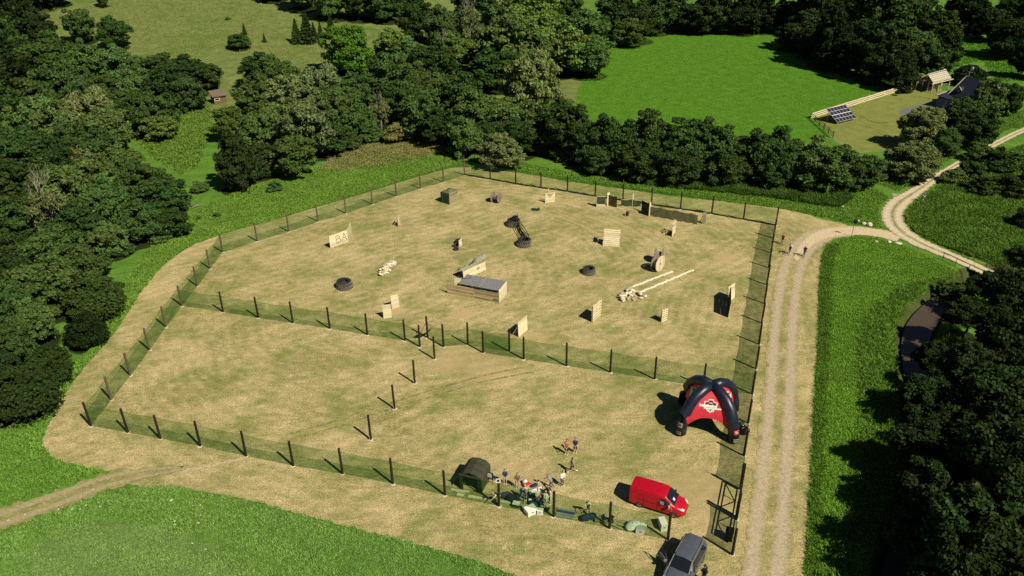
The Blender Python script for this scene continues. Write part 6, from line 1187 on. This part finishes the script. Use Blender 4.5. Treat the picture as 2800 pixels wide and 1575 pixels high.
for x in (.05, L-.05): m = MB(); m.box((x, .28, .15), (.06, .6, .28)); m.build('leg', M_OLD, t)
P = at(*h7(1190,760)); t = thing('garden_trolley', 'dark hand trolley with wheels beside the wooden rack', 'trolley', P+Vector((0, 0, .02)), R(-10)); m = MB(); m.box((0, 0, .4), (.9, .5, .08)); m.build('bed', M_TRIM, t)
for sx in (-1, 1):
    for sy in (-1, 1): m = MB(); m.lathe([(.08, -.03), (.2, -.04), (.2, .04), (.08, .03)], 14, 'y', (sx*.32, sy*.28, .2)); m.build('wheel', M_RUB, t)
m = MB(); m.chain([(.45, 0, .42), (.75, 0, .7), (.85, 0, .95)], .02, 5); m.tube((.85, -.15, .95), (.85, .15, .95), .018); m.build('handle', M_TRIM, t); m = MB(); m.ball((-.1, 0, .55), .22, 10, 6, 0, 1.3, .9, .7); m.build('load', cm((.45, .42, .38)), t, True)

# ================================================================== FARM, HUT, ROAD FURNITURE
s6 = S(2180,180,6.037); r9 = S(2480,170,9.66); o10 = S(540,200,10.35); b5 = S(2380,560,5.574); j6 = S(2100,560,6.44)
# ---- ground solar array
BL, BR, TL, TR2 = (at(*s6(665,935), .5), at(*s6(980,860), .5), at(*s6(480,710), 2.7), at(*s6(790,640), 2.7)); M_CELL = pm('solar_cells', (.018, .026, .060), .18, .25, 5, 0, 0, .6); M_ALU = pm('aluminium_frame', (.66, .60, .48), .45, .1, 4, 0, .3)
t = thing('solar_array', 'ground-mounted solar array of twenty-four dark blue panels by the log fence', 'solar panel', BL-Vector((0, 0, .5))); u_ = BR-BL; v_ = ((TL-BL)+(TR2-BR))/2; n_ = u_.cross(v_).normalized(); o0 = Vector((0, 0, .5))
fr = MB(); th = n_*.04; fr.add([o0-th, o0+u_-th, o0+u_+v_-th, o0+v_-th, o0, o0+u_, o0+u_+v_, o0+v_], [(0, 3, 2, 1), (4, 5, 6, 7), (0, 1, 5, 4), (1, 2, 6, 5), (2, 3, 7, 6), (3, 0, 4, 7)]); fr.build('backing_frame', M_ALU, t)
for i in range(6):
    for j in range(4):
        g_ = .012 if j not in (1,) else .012; a0, a1 = (i+.05)/6, (i+.95)/6; b0 = (j+(.05 if j != 2 else .10))/4; b1 = (j+(.95 if j != 1 else .90))/4
        q = [o0+u_*a+v_*b+n_*.004 for a, b in ((a0, b0), (a1, b0), (a1, b1), (a0, b1))]; m = MB(); m.add(q+[p+n_*.02 for p in q], [(3, 2, 1, 0), (4, 5, 6, 7), (0, 1, 5, 4), (1, 2, 6, 5), (2, 3, 7, 6), (3, 0, 4, 7)]); m.build('panel', M_CELL, t)
for a in (.08, .5, .92):
    for b in (.1, .9): p = o0+u_*a+v_*b-n_*.06; m = MB(); m.tube((p.x, p.y, 0), (p.x, p.y, p.z), .05); m.build('leg', M_ALU, t)
# ---- log rail fence
def rail_fence(label, pa, pb, n, mat, rails=(.45, .95), r=.10, ph=1.25):
    A, L, rz = seg(pa, pb); t = thing('rail_fence', label, 'fence', A, rz, 'rail fences of the farm')
    for k in range(n+1): m = MB(); m.tube((L*k/n, .1, -.05), (L*k/n, .1, ph), .09, .08, 8); m.build('post', mat, t)
    for z in rails:
        for k in range(n): m = MB(); m.chain([(L*k/n-.1, 0, z+U(-.04, .04)), (L*(k+.5)/n, U(-.04, .04), z), (L*(k+1)/n+.1, 0, z+U(-.04, .04))], r, 7); m.build('rail', mat, t)
    return t
M_LOG = pm('peeled_log', (.60, .49, .32), .8, .25, 4, .2, stretch=(.5, 3, 3)); rail_fence('pale log rail fence along the edge of the bright meadow', s6(225,868), s6(1790,385), 12, M_LOG, (.12, .55, 1.0), .15); rail_fence('dark plank rail fence at the left end of the farm lawn', s6(215,862), s6(580,1192), 5, M_DARKW, (.45, .85, 1.2), .05, 1.4)
# ---- rope on two canes
A, B = at(*s6(1020,968)), at(*s6(1470,1082)); t = thing('slack_rope', 'dark rope hanging slack between two thin canes on the farm lawn', 'rope', A); d = B-A
for p in (Vector((0, 0, 0)), d): m = MB(); m.tube(p, p+Vector((0, 0, 1.9)), .045, .035, 6); m.build('cane', M_ROD, t)
m = MB(); m.chain([d*(k/10)+Vector((0, 0, 1.88-1.1*4*(k/10)*(1-k/10)*.55)) for k in range(11)], .035, 5); m.build('rope', M_DARKW, t)
# ---- round timber frame house
C0 = at(*r9(395,700)); t = thing('round_timber_frame', 'round log frame with radiating roof beams and pale boards inside', 'building', C0); r0 = 2.5; M_BEAM = wood('old_beams', (.20, .15, .085), .35)
for k in range(12): a = k*math.pi/6; m = MB(); m.tube((math.cos(a)*r0, math.sin(a)*r0, 0), (math.cos(a)*r0*1.03, math.sin(a)*r0*1.03, 2.5), .11, .09, 7); m.build('post', M_LOG if k % 2 else M_BEAM, t); m = MB(); m.tube((math.cos(a)*r0*1.12, math.sin(a)*r0*1.12, 2.5), (math.cos(a+2.6)*.5, math.sin(a+2.6)*.5, 3.15), .085, .07, 6); m.build('roof_beam', M_BEAM if k % 3 else M_LOG, t); b = a+math.pi/6; m = MB(); m.tube((math.cos(a)*r0, math.sin(a)*r0, 2.5), (math.cos(b)*r0, math.sin(b)*r0, 2.5), .09, .09, 6); m.build('ring_beam', M_BEAM, t)
for k in range(7): a = R(195+k*25); m = MB(); m.box((0, 0, 0), (1.05, .05, 1.7)); o = m.build('wall_board', M_DARKW, t); o.location = (math.cos(a)*r0*.96, math.sin(a)*r0*.96, .88); o.rotation_euler = (0, 0, a+math.pi/2)
for k in range(4): m = MB(); m.box((-.7+k*.55, .5+.1*k, 1.9), (.5, .9, .04)); o = m.build('pale_sheet', M_PINE, t); o.rotation_euler = (.35, 0, .1*k)
P = at(*r9(20,745)); t = thing('log_stump', 'short thick pale log lying at the end of the log fence', 'log', P, R(25)); m = MB(); m.chain([(-.9, 0, .45), (0, 0, .48), (.9, 0, .45)], [.42, .45, .42], 12); m.build('log', M_LOG, t)
P = at(*S(2180,180,6.037)(1645,490)); t = thing('garden_shrub', 'tiny dark round shrub on the farm lawn', 'bush', P); c_ = link('crown', CROWN['bush'][0], t); c_.scale = (.8, .8, .6); c_.color = (.02, .04, .012, 1); k_ = link('trunk', TRUNK[0], t); k_.scale = (.6, .6, .4)
# ---- shed with a panelled roof
a_, b_, c_, d_ = at(*r9(490,320), 4.0), at(*r9(1020,185), 4.0), at(*r9(1125,430), 2.5), at(*r9(700,550), 2.5); t = thing('panelled_shed', 'open log shed with a pale roof covered by glass panels', 'shed', d_-Vector((0, 0, 2.5))); O_ = Vector((0, 0, 2.5)); u_ = ((c_-d_)+(b_-a_))/2; v_ = ((a_-d_)+(b_-c_))/2; n_ = u_.cross(v_).normalized()
m = MB(); q = [O_, O_+u_, O_+u_+v_, O_+v_]; m.add([p-n_*.1 for p in q]+q, [(3, 2, 1, 0), (4, 5, 6, 7), (0, 1, 5, 4), (1, 2, 6, 5), (2, 3, 7, 6), (3, 0, 4, 7)]); m.build('roof', pm('pale_roof_sheet', (.62, .55, .42), .6, .1), t)
for i in range(8):
    for j in range(5): q = [O_+u_*(i+f1)/8+v_*((j+f2)/5) for f1, f2 in ((.12, .16), (.88, .16), (.88, .84), (.12, .84))]; m = MB(); m.add([p+n_*.004 for p in q]+[p+n_*.03 for p in q], [(3, 2, 1, 0), (4, 5, 6, 7), (0, 1, 5, 4), (1, 2, 6, 5), (2, 3, 7, 6), (3, 0, 4, 7)]); m.build('roof_panel', pm('greenish_glass', (.34, .30, .20), .3, .15) if j < 4 else pm('grey_glass', (.16, .165, .19), .3, .15), t)
for f1 in (.03, .5, .97):
    for f2 in (.05, .95): p = O_+u_*f1+v_*f2; m = MB(); m.tube((p.x, p.y, 0), (p.x, p.y, p.z-.1), .12, .1, 7); m.build('post', M_LOG, t)
p = O_+u_*.93+v_*.92; m = MB(); m.lathe([(.001, .1), (.35, .16), (.38, .2)], 14, 'z', p); m.build('satellite_dish', M_WHITE, t); m = MB(); m.tube((-.4, -.2, 2.25), (u_.x+.4, u_.y-.2, 2.3), .12, .1, 7); m.build('eave_log', M_LOG, t)
for k, (xa, ya, xb, yb) in enumerate(((640,690,940,665), (650,640,760,650), (930,610,1150,630), (820,790,845,680))): A, L, rz = seg(r9(xa, ya), r9(xb, yb)); o = thing('loose_pole', ('long pale pole lying before the shed', 'short pole beside the round frame', 'pale pole nearest the house', 'pale pole propped upright before the shed')[k], 'pole', A, rz, 'poles lying before the shed'); m = MB(); m.chain([(0, 0, .25), (L*.5, .1, .4), (L, 0, .3)], .07, 6); m.build('pole', M_LOG, o)
# ---- dark roofed house
M_SLATE = pm('dark_blue_roof', (.022, .024, .042), .55, .2, 8, .25); M_WALL = pm('white_wall', (.58, .56, .52), .85, .08); M_VERGE = pm('cream_verge', (.62, .54, .40), .7, .1); RA, RB = at(*r9(1612,382), 6.2), at(*r9(2335,590), 6.2); dx = (RB-RA); dx.z = 0; L = dx.length; rz = math.atan2(dx.y, dx.x); t = thing('farmhouse', 'house with a steep dark blue roof and cream verges among the trees', 'house', Vector((RA.x, RA.y, 0)), rz); hw_ = 3.6; ez = 2.7; rzg = 6.1
for sy in (-1, 1):
    q = [Vector((-.4, 0, rzg)), Vector((L+.4, 0, rzg)), Vector((L+.4, sy*(hw_+.4), ez-.35)), Vector((-.4, sy*(hw_+.4), ez-.35))]; m = MB(); m.add([p for p in q]+[p+Vector((0, 0, .14)) for p in q], [(0, 1, 2, 3), (7, 6, 5, 4), (0, 4, 5, 1), (1, 5, 6, 2), (2, 6, 7, 3), (3, 7, 4, 0)]); rf = m.build('roof', M_SLATE, t, fix=True)
    for x in (-.42, L+.42): m = MB(); m.bar((x, 0, rzg+.1), (x, sy*(hw_+.42), ez-.24), .16, .2); m.build('verge_board', M_VERGE, rf)
    m = MB(); m.box((L/2, sy*(hw_-.1), ez/2), (L, .2, ez)); wl = m.build('wall', M_WALL, t)
    for k in range(3): m = MB(); m.box((L*(.2+.3*k), sy*(hw_+.01), 1.5), (.9, .06, 1.1)); w1 = m.build('window', M_GLASS, wl); m = MB(); m.box((L*(.2+.3*k), sy*(hw_+.03), .92), (1.1, .1, .06)); m.build('sill', M_WHITE, w1)
for x in (0.05, L-.05): m = MB(); m.prism([(-hw_+.1, 0), (hw_-.1, 0), (hw_-.1, ez), (0, rzg-.15), (-hw_+.1, ez)], x-.1, x+.1, 0, 'yz'); m.build('gable_wall', M_WALL, t, fix=True)
dm = thing('dormer', None, None); dm.parent = t; dm.location = (1.4, -2.6, 3.2); m = MB(); m.prism([(-.7, 0), (.7, 0), (.7, .7), (0, 1.25), (-.7, .7)], -.5, 1.4); m.build('dormer_body', M_SLATE, dm, fix=True); m = MB(); m.bar((-.8, -.55, .65), (0, -.55, 1.33), .1, .1); m.build('verge_board', M_VERGE, dm); m = MB(); m.bar((.8, -.55, .65), (0, -.55, 1.33), .1, .1); m.build('verge_board', M_VERGE, dm); m = MB(); m.box((0, -.53, .4), (.7, .05, .5)); m.build('window', M_GLASS, dm)
m = MB(); m.tube((.1, 0, 6.1), (.25, 0, 7.6), .05, .03); m.build('antenna_mast', M_ALU, t); m = MB(); m.tube((-.5, 0, 7.2), (.8, 0, 7.3), .03); m.lathe([(.001, 0), (.3, .06), (.42, .16)], 14, 'y', (.5, 0, 8.1)); m.build('antenna', M_WHITE, t)
A = at(*r9(822,890), 2.5); B = at(*r9(1192,760), 2.5); dx = B-A; L = Vector((dx.x, dx.y)).length; t = thing('garden_shed', 'low dark-roofed shed beside the gravel yard, half hidden by willows', 'shed', Vector((A.x, A.y, 0)), math.atan2(dx.y, dx.x)); m = MB(); m.prism([(.25, 2.62), (-3.2, 2.2), (-3.2, 2.06), (.25, 2.48)], -.2, L+.2, 0, 'yz'); m.build('roof', M_SLATE, t, fix=True); m = MB(); m.bar((-.2, .27, 2.6), (L+.2, .27, 2.6), .1, .18); m.build('verge_board', M_VERGE, t)
for xx, yy, sx, sy in ((.05, -1.5, .1, 2.9), (L-.05, -1.5, .1, 2.9), (L/2, -.05, L-.2, .1), (L/2, -2.95, L-.2, .1)): m = MB(); m.box((xx, yy, 1.08), (sx, sy, 2.1)); m.build('wall', pm('grey_cladding', (.10, .11, .15), .7, .2), t)
m = MB(); m.box((-.02, -1.9, .95), (.06, .9, 1.8)); dd = m.build('door', pm('grey_door', (.22, .23, .28), .6), t); m = MB(); m.box((-.05, -1.6, 1.3), (.05, .35, .5)); m.build('pane', M_GLASS, dd)
# ---- hut in the wood
A, B = at(*o10(455,700), 1.6), at(*o10(890,620), 1.6); dx = B-A; L = max(4.0, Vector((dx.x, dx.y)).length); g0 = float(hz(A.x, A.y)); t = thing('wooden_hut', 'small brown wooden hut with a pale window in the left wood', 'hut', Vector((A.x, A.y, A.z-1.6)), math.atan2(dx.y, dx.x)); M_HUT = wood('brown_cladding', (.20, .13, .075), .35); t.scale = (.72, .72, .66)
for k in range(14): m = MB(); m.box((L*(k+.5)/14, 0, 1.45), (L/14-.02, .05, 2.9)); m.build('cladding_board', M_HUT, t)
for x in (0, L): m = MB(); m.box((x, 1.6, 1.5), (.08, 3.2, 3.0)); m.build('side_wall', M_HUT, t)
m = MB(); m.box((L/2, 3.2, 1.5), (L, .08, 3.0)); m.build('back_wall', M_HUT, t)
m = MB(); m.add([(-.5, -.6, 2.75), (L+.5, -.6, 2.75), (L+.5, 3.4, 4.1), (-.5, 3.4, 4.1), (-.5, -.6, 2.9), (L+.5, -.6, 2.9), (L+.5, 3.4, 4.25), (-.5, 3.4, 4.25)], [(0, 3, 2, 1), (4, 5, 6, 7), (0, 1, 5, 4), (1, 2, 6, 5), (2, 3, 7, 6), (3, 0, 4, 7)]); m.build('roof', pm('mossy_shingle', (.16, .12, .085), .9, .3, 7, .5), t)
wn = thing('window', None, None); wn.parent = t; wn.location = (L*.25, -.05, 1.7); m = MB(); m.box((0, 0, 0), (1.3, .04, .7)); m.build('pane', M_GLASS, wn)
for cx, cz, sx, sz in ((0, .42, 1.7, .16), (0, -.42, 1.7, .16), (-.75, 0, .2, 1.0), (.75, 0, .2, 1.0)): m = MB(); m.box((cx, -.03, cz), (sx, .06, sz)); m.build('frame', M_PINE, wn)
# ---- round sign at the bend
P = at(*j6(1468,556)); t = thing('round_road_sign', 'round sign seen from its dark back on a thin post at the bend', 'sign', P); m = MB(); m.tube((0, 0, -.05), (.12, 0, 2.5), .035, .035, 8); m.build('post', pm('galvanised_post', (.20, .19, .17), .5, .2, 5, 0, .5), t); m = MB(); m.lathe([(.001, -.02), (.33, -.02), (.36, 0), (.33, .02), (.001, .02)], 24, 'y', (.13, -.05, 2.45)); m.build('disc', pm('black_sign_back', (.012, .012, .012), .6), t); m = MB(); m.box((.12, -.02, 2.45), (.12, .06, .3)); m.build('clamp', M_TRIM, t)
# ---- bridge railings
M_RAIL = pm('rusty_dark_rail', (.035, .022, .016), .7, .3)
for lb, pa, pb, n in (('near handrail of the small bridge', b5(1100,835), b5(1690,1120), 3), ('far handrail of the small bridge, longer and among weeds', b5(1385,760), b5(2170,1110), 4)):
    A, L, rz = seg(pa, pb); t = thing('bridge_railing', lb, 'railing', A, rz, 'bridge railings')
    for k in range(n+1): m = MB(); m.tube((L*k/n, 0, -.05), (L*k/n, 0, 1.15), .04, .04, 6); m.build('post', M_RAIL, t)
    for z in (.45, 1.12): m = MB(); m.chain([(-.5, 0, z-.35), (-.2, 0, z), (L, 0, z)], .035, 6); m.build('rail', M_RAIL, t)
